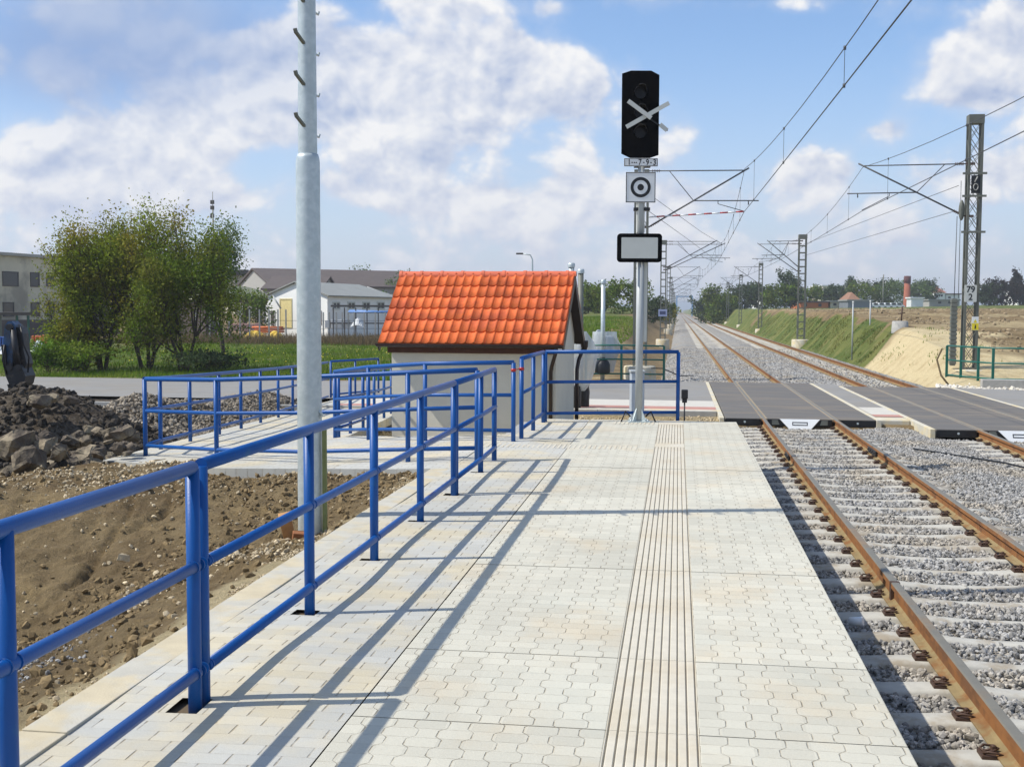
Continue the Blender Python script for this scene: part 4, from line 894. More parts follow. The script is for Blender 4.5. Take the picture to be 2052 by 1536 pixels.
for x in (-.012, LN-.012):      # barge boards
    mb = MB()
    for s_ in (0, 1):
        ya, yb = (0, RUN) if s_ == 0 else (2*RUN, RUN); mb.bar(HM@Vector((x+.012, ya, HZ-.10)), HM@Vector((x+.012, yb, HZ+RISE-.10)), .028, .15)
    mb.build('barge_board', M_BROWN, t)
mb = MB()
for s_ in (0, 1): 
    ya, yb = (.05, RUN-.02) if s_ == 0 else (2*RUN-.05, RUN+.02)
    vs = [HM@Vector(v) for v in ((w1+.002, ya, HZ-.055+.05), (LN-.02, ya, HZ-.055+.05), (LN-.02, yb, HZ+RISE-.075), (w1+.002, yb, HZ+RISE-.075))]; mb.add([v-Vector((0, 0, .07)) for v in vs], [(0, 1, 2, 3)])
mb.build('soffit', M_BROWN, t)
mb = MB(); vs = []; n = 8
def gutter(y, s_):
    vs = []
    for x in (-.03, LN+.0):
        for j in range(n+1): a = math.pi*(1+j/n); vs.append(HM@Vector((x, y+.055*math.cos(a)*1., HZ-.02+.055*math.sin(a))))
    mb.add(vs, [(j, j+1, n+2+j, n+1+j) for j in range(n)], True); mb.bar(HM@Vector((-.03, y-.055, HZ-.02)), HM@Vector((LN, y-.055, HZ-.02)), .012)
for yg in (-.05, 2*RUN+.05): mb = MB(); gutter(yg, 0); gt = mb.build('gutter', M_BROWN, t); gt.modifiers.new('thick', 'SOLIDIFY').thickness = .004
mb = MB(); xd = w1-.07
mb.tube([HM@Vector(v) for v in ((xd+.12, -.05, HZ-.06), (xd+.12, -.03, HZ-.13), (xd+.0, d0-.07, HZ-.42), (xd-.02, d0-.05, HZ-.52), (xd-.02, d0-.05, -.8))], .036, 12); mb.build('downpipe', M_BROWN, t)
mb = MB(); mb.tube([HM@Vector(v) for v in ((LN+.0, 2*RUN+.05, HZ-.05), (LN-.02, 2*RUN+.03, HZ-.16), (LN-.1, 2*RUN-.1, HZ-.4), (LN-.12, 2*RUN-.2, HZ-.6), (LN-.12, 2*RUN-.2, -.8))], .04, 12)
mb.lathe([(.04, -.1), (.075, 0), (.08, .1), (.08, .12)], HM@Vector((LN-.0, 2*RUN+.03, HZ-.12)), 12); mb.build('downpipe', M_BROWN, t)
# things between the house and the road
p1 = gnd(1145, 800, -.65); bx = at(1145, 600, 36).x; by = at(1145, 600, 36).y
def plainpost(name, label, cat, px, ptop, dpt, rad, mtop, zb=-.7, cap=True):
    b = at(px, ptop, dpt); t = thing(name, label, cat, (b.x, b.y, zb)); mb = MB(); mb.tube([(b.x, b.y, zb), (b.x, b.y, b.z)], rad, 14); mb.build('pole', mtop, t)
    if cap: mb = MB(); mb.lathe([(rad*1.25, -.04), (rad*1.3, .04), (rad*1.1, .09), (.01, .1)], (b.x, b.y, b.z), 14); mb.build('cap', M_GALV, t)
    return t, b
plainpost('steel_post', 'galvanised steel post with a capped top behind the orange roof ridge', 'post', 1145, 533, 34, .085, M_GALV)
plainpost('steel_post', 'dark grey steel post just right of the orange roof gable', 'post', 1164, 545, 35, .085, M_DGALV)
# barrier mechanism wrapped for delivery
t, b = plainpost('barrier_post', 'galvanised post with black skirt beside the pale wrapped crossing drive', 'post', 1209, 566, 39.5, .075, M_GALV)
z0 = gnd(1209, 752, -.6).z
mb = MB(); mb.lathe([(.26, 0), (.27, .08), (.27, .3), (.2, .43), (.1, .5), (.08, .55)], (b.x, b.y, -.42), 16); mb.build('skirt', M_BLACK, t)
b2_ = at(1212, 700, 40.4); t = thing('crossing_drive', 'pale grey wrapped level crossing drive housing behind the black skirted post', 'crossing drive', (b2_.x, b2_.y, -.6)); MM = frame((b2_.x, b2_.y, 0), SX)
mb = MB(); mb.bbox(-.36, -.02, -.15, .2, .1, .92, .05, MM); mb.bbox(.02, .30, -.15, .25, .05, .86, .05, MM); mb.tube([MM@Vector((-.2, -.15, .95)), MM@Vector((-.2, .2, .95))], .12, 14); mb.bbox(-.5, .42, -.05, .05, .55, .63, .02, MM); mb.build('housing', M_WRAP, t)
mb = MB(); vs = []
for k in range(14):
    for z, rr in ((-.42, .30), (.1, .42), (.5, .5), (1.0, .38)): a = 2*math.pi*k/14; f_ = 1+.18*math.sin(5*a+z*4); vs.append(MM@Vector((rr*f_*math.cos(a), rr*f_*math.sin(a)*.8, z)))
mb.add(vs, [(k*4+j, ((k+1) % 14)*4+j, ((k+1) % 14)*4+j+1, k*4+j+1) for k in range(14) for j in range(3)], True); mb.build('plastic_wrap', M_PLAST, t)
# plastic wrapped crossing signal hard by the gable
b = at(1164, 725, 27); t = thing('wrapped_crossing_signal', 'crossing signal in clear plastic wrap with black drum feet beside the house gable', 'crossing signal', (b.x, b.y, -.65)); MM = frame((b.x, b.y, 0), SX)
mb = MB(); vs = []
for i, (z, rx, ry) in enumerate(((-.15, .05, .04), (.0, .16, .1), (.35, .27, .14), (.7, .34, .16), (1.0, .26, .14), (1.25, .08, .06))):
    for k in range(18): a = 2*math.pi*k/18; f_ = 1+.07*math.sin(4*a+i); vs.append(MM@Vector((rx*f_*math.cos(a)+.05, ry*f_*math.sin(a), z)))
mb.add(vs, [(i*18+k, i*18+(k+1) % 18, (i+1)*18+(k+1) % 18, (i+1)*18+k) for i in range(5) for k in range(18)], True); mb.build('plastic_wrap', M_PLAST, t)
mb = MB(); mb.tube([MM@Vector((-.05, 0, -.65)), MM@Vector((-.05, 0, 1.2))], .05, 12); mb.build('pole', M_PAINTG, t)
mb = MB(); mb.tube([MM@Vector((-.08, -.06, .50)), MM@Vector((-.08, .02, .50))], .15, 20); mb.build('lamp', M_WRAP, t)
for x, y_ in ((-.12, 0), (.10, .35)):
    mb = MB(); mb.lathe([(.13, -.65), (.13, -.4), (.14, -.2), (.12, -.08), (.13, -.05), (.09, -.02)], MM@Vector((x, y_, 0)), 16); mb.build('drum_foot', M_BLACK, t)
# ================================================================== GREEN RAILINGS
def grail(label, P, spur=None):
    P = [Vector(p) for p in P]; t = thing('green_railing', label, 'railing', tuple(P[0]), 'green steel railings')
    for b in P: mb = MB(); mb.bbox(b.x-.04, b.x+.04, b.y-.03, b.y+.03, b.z-.1, b.z+1.1, .006); mb.build('post', M_GREEN, t)
    for h, nm in ((1.1, 'top_rail'), (.62, 'middle_rail'), (.12, 'lower_rail')):
        mb = MB(); mb.tube([b+Vector((0, 0, h)) for b in P], .028, 8); mb.build(nm, M_GREEN, t)
    return t
grail('dark green railing on the far side of the road behind the signal', [(-3.1, 39.4, -.55), (-1.9, 39.7, -.55), (-.45, 40.1, -.58)])
grail('green railing with closely set posts at the foot of the right hand mast', [(9.05, 40.6, -.5), (9.3, 39.7, -.5), (9.65, 38.9, -.5), (9.95, 38.3, -.5), (11.0, 38.0, -.5), (12.6, 37.6, -.5), (14.2, 37.2, -.5)])
mb = MB(); mb.bbox(9.3, 14.5, 36.75, 37.05, -.8, -.34, .02, Matrix.Rotation(R(-3), 4, 'Z')@Matrix.Translation((-1.9, .9, 0))); o = mb.build('concrete_kerb', M_CONCG); tag(o, 'long grey concrete kerb block under the green railing on the right', 'kerb')
# ================================================================== CATENARY MASTS
def mast(label, x, y, z0, top, w_=.44, dp=.5, arm=1, style='x', arms=1, plate=None, mcol=M_MASTG, parts=True):
    t = thing('catenary_mast', label, 'mast', (x, y, z0), 'lattice catenary masts'); M_ = frame((x, y, 0), (1, 0, 0)); mb = MB(); lw = .075
    for sx_ in (-1, 1):
        for sy_ in (-1, 1): mb.bar(M_@Vector((sx_*(w_-lw)/2, sy_*(dp-lw)/2, z0)), M_@Vector((sx_*(w_-lw)/2, sy_*(dp-lw)/2, top)), lw, lw if style == 'x' else .06)
    st = .50 if style == 'x' else .47; n = int((top-z0-.3)/st); st = (top-z0-.3)/n
    for i in range(n):
        za, zb = z0+i*st, z0+(i+1)*st
        for sy_ in (-1, 1):
            yy = sy_*(dp/2-.03)
            if style == 'x':
                q = w_/2-lw; mb.bar(M_@Vector((-q, yy, za)), M_@Vector((q, yy, zb)), .012, .045, (0, 1, 0)); mb.bar(M_@Vector((q, yy+.013, za)), M_@Vector((-q, yy+.013, zb)), .012, .045, (0, 1, 0))
            else: mb.bar(M_@Vector((-w_/2+.06, yy, za)), M_@Vector((w_/2-.06, yy, za)), .05, .07)
        for sx_ in (-1, 1):
            xx = sx_*(w_/2-.02); a, b = (za, zb) if i % 2 else (zb, za); mb.bar(M_@Vector((xx, -dp/2+.06, a)), M_@Vector((xx, dp/2-.06, b)), .012, .035, (1, 0, 0))
    mb.build('lattice_frame', mcol, t)
    mb = MB(); mb.box(-w_/2-.01, w_/2+.01, -dp/2-.01, dp/2+.01, top-.3, top, M_); mb.build('head_box', mcol, t)
    mb = MB(); mb.lathe([(w_*1.15, -.5), (w_*1.15, .18), (w_*1.08, .24), (.02, .25)], (x, y, z0-.02), 24); mb.build('foundation', M_CONC, t)
    return t, M_
def cantilever(t, x, y, rx, zt=6.65, zc=5.2, zl=4.85, dy=0, r_=.028, steady=True, redwhite=False):
    s_ = 1 if rx > x else -1; mb = MB(); x0 = x+s_*.26; yy = y+dy
    tipx = rx+s_*.15; dirt = (Vector((tipx, yy, zt+.08))-Vector((x0, yy, zl))).normalized()
    mb.tube([(x0, yy, zl), (tipx, yy, zt+.08)], r_, 8); mb.tube([(x0, yy, zt+.02), (rx, yy, zt)], r_*.7, 8)
    k = .45; jx = x0+(tipx-x0)*k; jz = zl+(zt+.08-zl)*k
    mb.tube([(x0+s_*.7, yy, zt+.015), (jx, yy, jz)], r_*.55, 6); mb.tube([(jx, yy, jz), (rx+s_*.5, yy, jz-.02)], r_*.7, 8)
    mb.tube([(rx-s_*.35+s_*.5, yy, jz-.02), (rx-s_*.35+s_*.5, yy, jz-.16)], r_*.7, 6)
    mb.build('cantilever_arm', M_WIRE, t)
    for z in (zl, zt+.02):
        mb = MB()
        for q in range(5): xx = x0+s_*(.10+q*.06); zz = z+(dirt.z*(.10+q*.06)/abs(dirt.x) if z == zl else 0); mb.tube([(xx, yy, zz), (xx+s_*.02, yy, zz)], .055, 10)
        mb.box(min(x0-s_*.28, x0), max(x0-s_*.28, x0), yy-.05, yy+.05, z-.04, z+.04)
        mb.build('insulator', mat('brown_insulator', srgb(84, 60, 50), .3, var=.1), t)
    if redwhite:
        A, B = Vector((x0, yy-.02, zc-.15)), Vector((rx, yy-.02, zc+.02)); n = 12
        for q in range(n):
            mb = MB(); mb.tube([A.lerp(B, q/n), A.lerp(B, (q+1)/n)], .026, 8); mb.build('warning_band', M_RED if q % 2 else M_WHITE, t)
    if steady:
        mb = MB(); mb.tube([(rx+s_*.15, yy, jz-.16), (rx-s_*.0, yy, zc+.05)] if False else [(rx-s_*.9, yy, jz-.12), (rx, yy, zc+.03)], r_*.5, 6); mb.tube([(rx-s_*.9, yy, jz-.12), (rx-s_*.9, yy, jz-.02)], r_*.5, 6); mb.build('steady_arm', M_WIRE, t)
RXL = 2.25; MY = [41.3, 83, 131, 172, 216, 262, 312, 365, 425, 490]
m1, F1m = mast('near left lattice mast rising right behind the railway signal', -1.32, 41.3, -.45, 6.7, .50, .5, style='x'); cantilever(m1, -1.32, 41.3, RXL, redwhite=True, zl=4.7)
m2, F2m = mast('tall right hand lattice mast standing behind the green railing', 9.92, 41.3, -.45, 8.4, .48, .40, style='x', mcol=mat('grey_green_mast', srgb(98, 100, 90), .6, var=.12, vscale=5)); cantilever(m2, 9.92, 41.3, 6.25, zl=5.0, zt=6.75)
pl = lambda cx_, cz_, w_, h_, y_: None
PM = frame((9.92, 41.3-.24, 0), (1, 0, 0))
mb = MB(); mb.prism(rrect(.40, .58, .03), PM@Matrix.Translation((-.06, 0, 2.37)), -.03, -.01); q = mb.build('kilometre_plate', M_DULLW, m2)
text('79', .30, PM@Matrix.Translation((-.06, -.032, 2.50)), M_BLACK, q, sx=.95, bold=.006); text('2', .30, PM@Matrix.Translation((-.06, -.032, 2.24)), M_BLACK, q, sx=.95, bold=.006)
mb = MB(); mb.box(-.14, .15, -.02, 0, 5.75, 6.35, PM); mb.build('backing_plate', M_BLACK, m2)
mb = MB(); mb.tube([PM@Vector((.05, -.05, 6.30)), PM@Vector((-.04, -.05, 6.12))], .02, 8); mb.build('insulator', M_CONCG, m2)
mb = MB(); mb.tube([PM@Vector((.0+.075*math.cos(k*.7), -.05, 5.96+.11*math.sin(k*.7))) for k in range(10)], .016, 8); mb.build('wire_loop', M_CONCG, m2)
for z in (6.42, 5.66, 4.45):
    mb = MB(); mb.box(-.42, .36, -.05, .02, z-.035, z+.035, PM); mb.build('cross_bracket', M_MASTG, m2)
mb = MB(); c0 = PM@Vector((-.38, .2, 5.2)); mb.lathe([(.02, -.03), (.20, -.03), (.22, 0), (.20, .03), (.02, .03)], (0, 0, 0), 20)
mb.v = [tuple(c0+Vector((v[2], v[0]*.6+v[1]*0, v[1]))) if False else tuple(c0+Vector((v[0]*.45, v[2], v[1]*1.6))) for v in mb.v]; mb.build('tension_wheel', M_DGALV, m2)
mb = MB(); mb.bbox(-.62, -.46, .12, .28, -.1, 2.2, .01, PM)
for k in range(16): mb.bbox(-.645, -.435, .1, .3, -.05+k*.14, .06+k*.14, .01, PM)
mb.build('counterweight', M_DGALV, m2); mb = MB(); mb.tube([PM@Vector((-.54, .2, 2.2)), PM@Vector((-.52, .2, 5.0))], .012, 6); mb.tube([PM@Vector((-.40, .2, 2.2)), PM@Vector((-.42, .2, 6.2))], .01, 6); mb.build('tension_rod', M_WIRE, m2)
mb = MB(); mb.bbox(-.10, .12, -.06, -.03, 1.12, 1.58, .006, PM@Matrix.Translation((.1, 0, 0))); q = mb.build('warning_sign', M_WHITE, m2)
mb = MB(); mb.prism([(-.1, 1.13), (.12, 1.13), (.12, 1.36), (-.1, 1.36)], PM@Matrix.Translation((.1, 0, 0)), -.064, -.0605); mb.prism([(-.05, 1.38), (.07, 1.38), (.01, 1.5)], PM@Matrix.Translation((.1, 0, 0)), -.064, -.0605); mb.build('yellow_panel', M_YEL, q)
mb = MB(); mb.prism([(-.02, 1.17), (.02, 1.17), (.03, 1.25), (.0, 1.33), (-.015, 1.25)], PM@Matrix.Translation((.11, 0, 0)), -.068, -.0645); mb.build('flash_mark', M_BLACK, q)
for i in range(1, 9):
    nm = ['second', 'third', 'fourth', 'fifth', 'sixth', 'seventh', 'eighth', 'ninth'][i-1]; y = MY[i]; zb = float(gz(-1.05, y, False))+.35; zb = -.5
    a, _ = mast('%s lattice mast from the crossing on the left of the track' % nm, -1.05, y, zb, 6.75, .42, .5, style='l'); cantilever(a, -1.05, y, RXL+(.3 if i % 2 else 0), r_=.03)
    if i == 1:
        cantilever(a, -1.05, y, RXL+.9, dy=.9, zt=6.5, zl=4.7)
        mb = MB(); mb.box(-1.05-.32, -1.05+.30, y-.3, y-.28, 1.35, 1.85); q = mb.build('kilometre_plate', mat('blue_grey_plate', srgb(150, 158, 190), .5, var=.08), a)
        mb = MB(); mb.box(-1.05-.22, -1.05+.2, y-.304, y-.301, 1.48, 1.72); mb.build('plate_mark', mat('dark_blue_mark', srgb(70, 76, 110), .5), q)
    a, _ = mast('%s lattice mast from the crossing on the right of the track' % nm, 9.1 if i > 1 else 8.6, y, -.45, 7.1, .55 if i == 1 else .45, .62, style='l'); cantilever(a, 9.1 if i > 1 else 8.6, y, 6.3, r_=.03)
    if i == 1: cantilever(a, 8.6, y, 5.7, dy=.9, zt=6.5, zl=4.6)
# ------------------------------------------------------------------ overhead wires
def catline(label, xs_, zc=5.2, zm=6.7, sag=1.0):
    t = thing('overhead_wire', label, 'wire', (xs_[0], -12, zc), 'overhead contact lines'); Y = [-14]+MY
    X = [xs_[i % len(xs_)] for i in range(len(Y))]
    c_ = MB(); m_ = MB(); dr = []
    for i in range(len(Y)-1):
        n = 16; span = Y[i+1]-Y[i]; pts = []
        for k in range(n+1):
            u_ = k/n; x = X[i]+(X[i+1]-X[i])*u_; y = Y[i]+span*u_; pts.append((x, y, zc+4*sag*u_*(u_-1)*.04, zm+4*sag*u_*(u_-1)))
        rr = .011 if Y[i] < 90 else .016
        c_.tube([(p_[0], p_[1], p_[2]) for p_ in pts], rr, 6, False); m_.tube([(p_[0], p_[1], p_[3]) for p_ in pts], rr*.8, 6, False)
        nd = 6 if i < 4 else 0
        for k in range(nd):
            u_ = (k+.5)/nd; x = X[i]+(X[i+1]-X[i])*u_; y = Y[i]+span*u_; za = zc+4*sag*u_*(u_-1)*.04; zb = zm+4*sag*u_*(u_-1)
            mb = MB(); mb.tube([(x, y, za), (x, y, zb)], .005 if i < 2 else .008, 5, False); mb.lathe([(.02, -.03), (.022, 0), (.02, .03)], (x, y, za), 6); mb.lathe([(.02, -.03), (.022, 0), (.02, .03)], (x, y, zb), 6); mb.build('dropper', M_WIRE, t)
    c_.build('contact_wire', M_WIRE, t); m_.build('messenger_wire', M_WIRE, t)
catline('contact and messenger wires hanging above the near track', [2.75, 2.25, 2.75, 2.35])
catline('contact and messenger wires hanging above the far right track', [6.9, 6.25, 6.8, 6.4])
def wire(label, pts, r_=.01):
    mb = MB(); mb.tube(pts, r_, 6, False); o = mb.build('anchor_wire', M_WIRE); tag(o, label, 'wire', 'anchor wires')
wire('upper anchor wire from the right hand mast to the second right mast', [(9.45, 41.4, 6.05), (8.6, 83, 6.4)]); wire('lower anchor wire from the right hand mast to the second right mast', [(9.4, 41.4, 5.2), (8.6, 83, 5.6)])
wire('upper thin wire from the near left mast towards the second left cantilever', [(-1.1, 41.5, 5.9), (1.2, 62, 5.9), (3.1, 84, 6.5)]); wire('lower thin wire from the near left mast towards the second left cantilever', [(-1.1, 41.5, 5.3), (.8, 62, 5.3), (2.6, 84, 5.4)])
# ================================================================== LOOSE STONES AND RUBBLE
def gzs(x, y): return gz(np.asarray(x, float), np.asarray(y, float))
rs = np.random.RandomState(21)
x = rs.uniform(-9.5, -2.75, 30000); y = rs.uniform(3, 13.8, 30000); cl = fbm(x, y, .8, 3); k = rs.rand(30000) < np.clip(.30+1.6*cl+.5*np.exp(-((y-12.5)/.8)**2), .05, 1); x, y = x[k], y[k]
sz = .006+.022*rs.rand(len(x))**4+.004; V1, F1 = rocks(np.stack([x, y, gzs(x, y)+sz*.25], -1), sz, seed=5); meshobj('soil_pebbles', V1, F1, M_PEB, kind='stuff')
x = rs.uniform(-9.5, -2.75, 34000); y = rs.uniform(3, 13.8, 34000); cl = fbm(x+9, y, .7, 3); edge = np.exp(-((y-(12.3-.35*(x+3)*.3))/.7)**2)+np.exp(-(((x+3.4)/.7)**2+((y-11)/1.2)**2))
k = rs.rand(34000) < np.clip(.2+1.6*cl+.9*edge, .03, 1); x, y = x[k], y[k]
sz = .006+.040*rs.rand(len(x))**4; V1, F1 = rocks(np.stack([x, y, gzs(x, y)+sz*.2], -1), sz, seed=6); meshobj('soil_clods', V1, F1, M_CLOD, kind='stuff')
# gravel patch by the kerb and gravel bank beside the lower ramp
x = rs.normal(-4.3, .3, 2600); y = rs.normal(5.9, .55, 2600); sz = rs.uniform(.008, .018, 2600); V1, F1 = rocks(np.stack([x, y, gzs(x, y)+sz*.4], -1), sz, seed=7); meshobj('gravel_patch', V1, F1, M_STONE, kind='stuff')
x = rs.uniform(-14, -8.3, 15000); y = rs.uniform(19, 29.3, 15000); k = x < np.interp(y, [19, 23.5, 29], [-8.3, -8.8, -9.3]); x, y = x[k], y[k]; sz = rs.uniform(.025, .06, len(x))
V1, F1 = rocks(np.stack([x, y, gzs(x, y)+sz*.3], -1), sz, seed=8); meshobj('gravel_bank_stones', V1, F1, mat('gravel_stone', srgb(142, 132, 116), .9, island=.45, var=.2, vscale=20, spec=.2), kind='stuff')
x = rs.uniform(-6, 1, 5000); y = rs.uniform(18.5, 26.2, 5000); sz = rs.uniform(.01, .035, 5000); V1, F1 = rocks(np.stack([x, y, gzs(x, y)+sz*.3], -1), sz, seed=9); meshobj('sand_stones', V1, F1, M_PEB, kind='stuff')
x = rs.uniform(-16, -7.4, 16000); y = rs.uniform(12, 21, 16000); k = (x < -7.9-.15*(y-14)) & ((y > 13.3) | (x < -8.6)); x, y = x[k], y[k]; sz = .02+.07*rs.rand(len(x))**3
V1, F1 = rocks(np.stack([x, y, gzs(x, y)+sz*.3], -1), sz, seed=10); meshobj('rubble_fragments', V1, F1, mat('rubble_fragment', srgb(74, 68, 60), .95, island=.45, var=.2, vscale=8, spec=.15), kind='stuff')
# ballast shoulder on the right-hand bank foot and white stones by the right kerb
x = rs.uniform(8.2, 14, 1500); y = rs.uniform(35.8, 38.3, 1500); k = y > np.interp(x, [8, 14], [37, 35.4]); x, y = x[k], y[k]; sz = rs.uniform(.04, .10, len(x)); V1, F1 = rocks(np.stack([x, y, -.68+sz*.5], -1), sz, seed=12); meshobj('pale_stones', V1, F1, mat('pale_stone', srgb(200, 194, 180), .9, island=.2, spec=.2), kind='stuff')
x = rs.uniform(10.8, 60, 26000); y = 44+110*rs.rand(26000)**1.3; k = (x > 11.5+.6*fbm(x, y, .3, 3)) & (y+x*.25 < 152) & (rs.rand(26000) < np.clip(.35+1.5*fbm(x, y, .3, 3), .05, 1)) & (x < .30*y+4); x, y = x[k], y[k]; sz = .035+.11*rs.rand(len(x))**3; V1, F1 = rocks(np.stack([x, y, gzs(x, y)+sz*.2], -1), sz, seed=15); meshobj('field_clods', V1, F1, M_FCLOD, kind='stuff')
x = -2.66-np.abs(rs.normal(0, .09, 5000)); y = rs.uniform(1, 12.3, 5000); k = fbm(x, y, .6, 3) > -.12; x, y = x[k], y[k]; sz = rs.uniform(.003, .011, len(x)); V1, F1 = rocks(np.stack([x, y, gzs(x, y)+sz*.3+.01], -1), sz, seed=16); meshobj('kerb_grit', V1, F1, M_PEB, kind='stuff')
r5 = random.Random(17)
def chunk(px, py, d, size, flat, ang, label, m_=M_CHUNK):
    p0 = at(px, py, d); z = float(gzs(p0.x, p0.y)); p0.z = max(p0.z, z-.02) if p0.z < z+.6 else z+.1
    bm = bmesh.new(); bmesh.ops.create_icosphere(bm, subdivisions=1, radius=1)
    for v in bm.verts: v.co *= r5.uniform(.72, 1.15)
    cut = Vector((r5.uniform(-.4, .4), r5.uniform(-.4, .4), 1)).normalized()
    for s_ in (1, -1):
        bmesh.ops.bisect_plane(bm, geom=bm.verts[:]+bm.edges[:]+bm.faces[:], plane_co=cut*s_*.52, plane_no=cut*s_, clear_outer=True); bmesh.ops.holes_fill(bm, edges=bm.edges)
    bmesh.ops.subdivide_edges(bm, edges=bm.edges[:], cuts=2, use_grid_fill=True)
    for v in bm.verts: n_ = v.co.normalized(); v.co += Vector((r5.uniform(-1, 1), r5.uniform(-1, 1), r5.uniform(-1, 1)))*.045
    M_ = Matrix.Translation(p0)@Euler((r5.uniform(-.5, .5)+ang, r5.uniform(-.5, .5), r5.uniform(0, 6))).to_matrix().to_4x4()@Matrix.Diagonal((size*r5.uniform(.8, 1.2), size*r5.uniform(.6, .9), size*flat*1.6, 1))
    bm.transform(M_); mb = MB(); bm.verts.index_update(); mb.add([v.co.copy() for v in bm.verts], [[v.index for v in f.verts] for f in bm.faces]); bm.free()
    o = mb.build('rubble_chunk', m_); tag(o, label, 'rubble chunk', 'asphalt chunks on the rubble heap'); return o
big = [(110, 822, 16.2, .34, .45, 'large pale faced asphalt slab in the middle of the rubble heap'), (30, 890, 14.8, .33, .55, 'rounded grey chunk at the left edge in the lower heap'), (165, 795, 17.2, .30, .3, 'long slab near the top of the rubble heap'),
       (205, 850, 15.8, .34, .28, 'dark slab leaning at the right end of the heap'), (245, 868, 15.6, .27, .35, 'dark chunk beside the ramp railing corner'), (60, 925, 14.2, .27, .6, 'grey brown chunk at the lower foot of the heap'), (118, 905, 14.6, .15, .7, 'small pale stone at the foot of the heap'),
       (90, 898, 14.9, .25, .5, 'brown chunk with a broken face low in the heap'), (65, 860, 15.5, .28, .6, 'upright chunk left of the pale faced slab'), (25, 830, 16.4, .33, .3, 'flat slab at the left edge high in the heap'), (190, 822, 16.4, .3, .4, 'slanting slab right of the heap centre')]
for a in big: chunk(a[0], a[1], a[2], a[3], a[4], .2, a[5])
for k in range(80):
    px = r5.uniform(-40, 265); py = 795+r5.uniform(0, 115)*(1-.0*px); d = 18.3-(py-780)*.027
    if py < 780+max(0, px-180)*.7: continue
    chunk(px, py, d, r5.uniform(.08, .15) if k > 26 else r5.uniform(.14, .26), r5.uniform(.28, .6), 0, 'dark broken asphalt chunk piled among others on the heap')
chunk(248, 1118, gnd(248, 1118, -.5).y+.3, .055, .7, 0, 'pale angular stone lying alone on the brown soil slope', M_PEB)
# ================================================================== EXCAVATOR ARM
e0 = at(30, 700, 19.0); EM = frame((e0.x, e0.y, e0.z), SX); sc = 19.0/2301
def ep(px, py): return ((px-30)*sc, (700-py)*sc)
t = thing('excavator', 'blue and black excavator arm reaching down onto the rubble heap at the left edge', 'excavator', (e0.x, e0.y, e0.z-.7))
mb = MB(); mb.prism([ep(*q) for q in ((16, 668), (18, 652), (24, 644), (32, 643), (38, 650), (38, 668), (33, 700), (31, 735), (17, 735), (14, 700))], EM, -.14, .10); mb.build('dipper_arm', M_EXB, t)
mb = MB(); mb.prism([ep(*q) for q in ((34, 655), (46, 655), (50, 668), (52, 700), (58, 728), (52, 740), (40, 735), (34, 700))], EM, -.1, .16); mb.prism([ep(*q) for q in ((12, 690), (20, 690), (22, 735), (15, 735))], EM, -.18, .18); mb.build('linkage', M_EXK, t)
mb = MB(); mb.prism([ep(*q) for q in ((17, 733), (52, 733), (60, 752), (56, 768), (48, 776), (44, 788), (34, 788), (27, 768), (20, 750))], EM, -.2, .2)
for px in (26, 36, 46, 56): mb.prism([ep(px-2, 768), ep(px+3, 768), ep(px+2, 782)], EM, -.22, -.14)
mb.build('grab_bucket', M_EXK, t)
mb = MB(); mb.tube([EM@Vector((*[ep(48, 655)[0]], -.1, ep(48, 655)[1])), EM@Vector((ep(55, 690)[0], -.14, ep(55, 690)[1])), EM@Vector((ep(63, 715)[0], -.1, ep(63, 715)[1])), EM@Vector((ep(60, 745)[0], -.1, ep(60, 745)[1]))], .014, 6)
mb.tube([EM@Vector((ep(20, 690)[0], -.2, ep(20, 690)[1])), EM@Vector((ep(16, 720)[0], -.22, ep(16, 720)[1])), EM@Vector((ep(24, 750)[0], -.2, ep(24, 750)[1]))], .012, 6); mb.build('hydraulic_hose', M_BLACK, t)
mb = MB(); mb.tube([EM@Vector((ep(36, 660)[0], -.17, ep(36, 660)[1])), EM@Vector((ep(44, 735)[0], -.17, ep(44, 735)[1]))], .05, 12); mb.build('hydraulic_cylinder', M_EXK, t)
for q in ((30, 655), (28, 735), (46, 735)):
    mb = MB(); a = ep(*q); mb.tube([EM@Vector((a[0], -.22, a[1])), EM@Vector((a[0], .22, a[1]))], .055, 12); mb.build('pivot_pin', M_EXK, t)
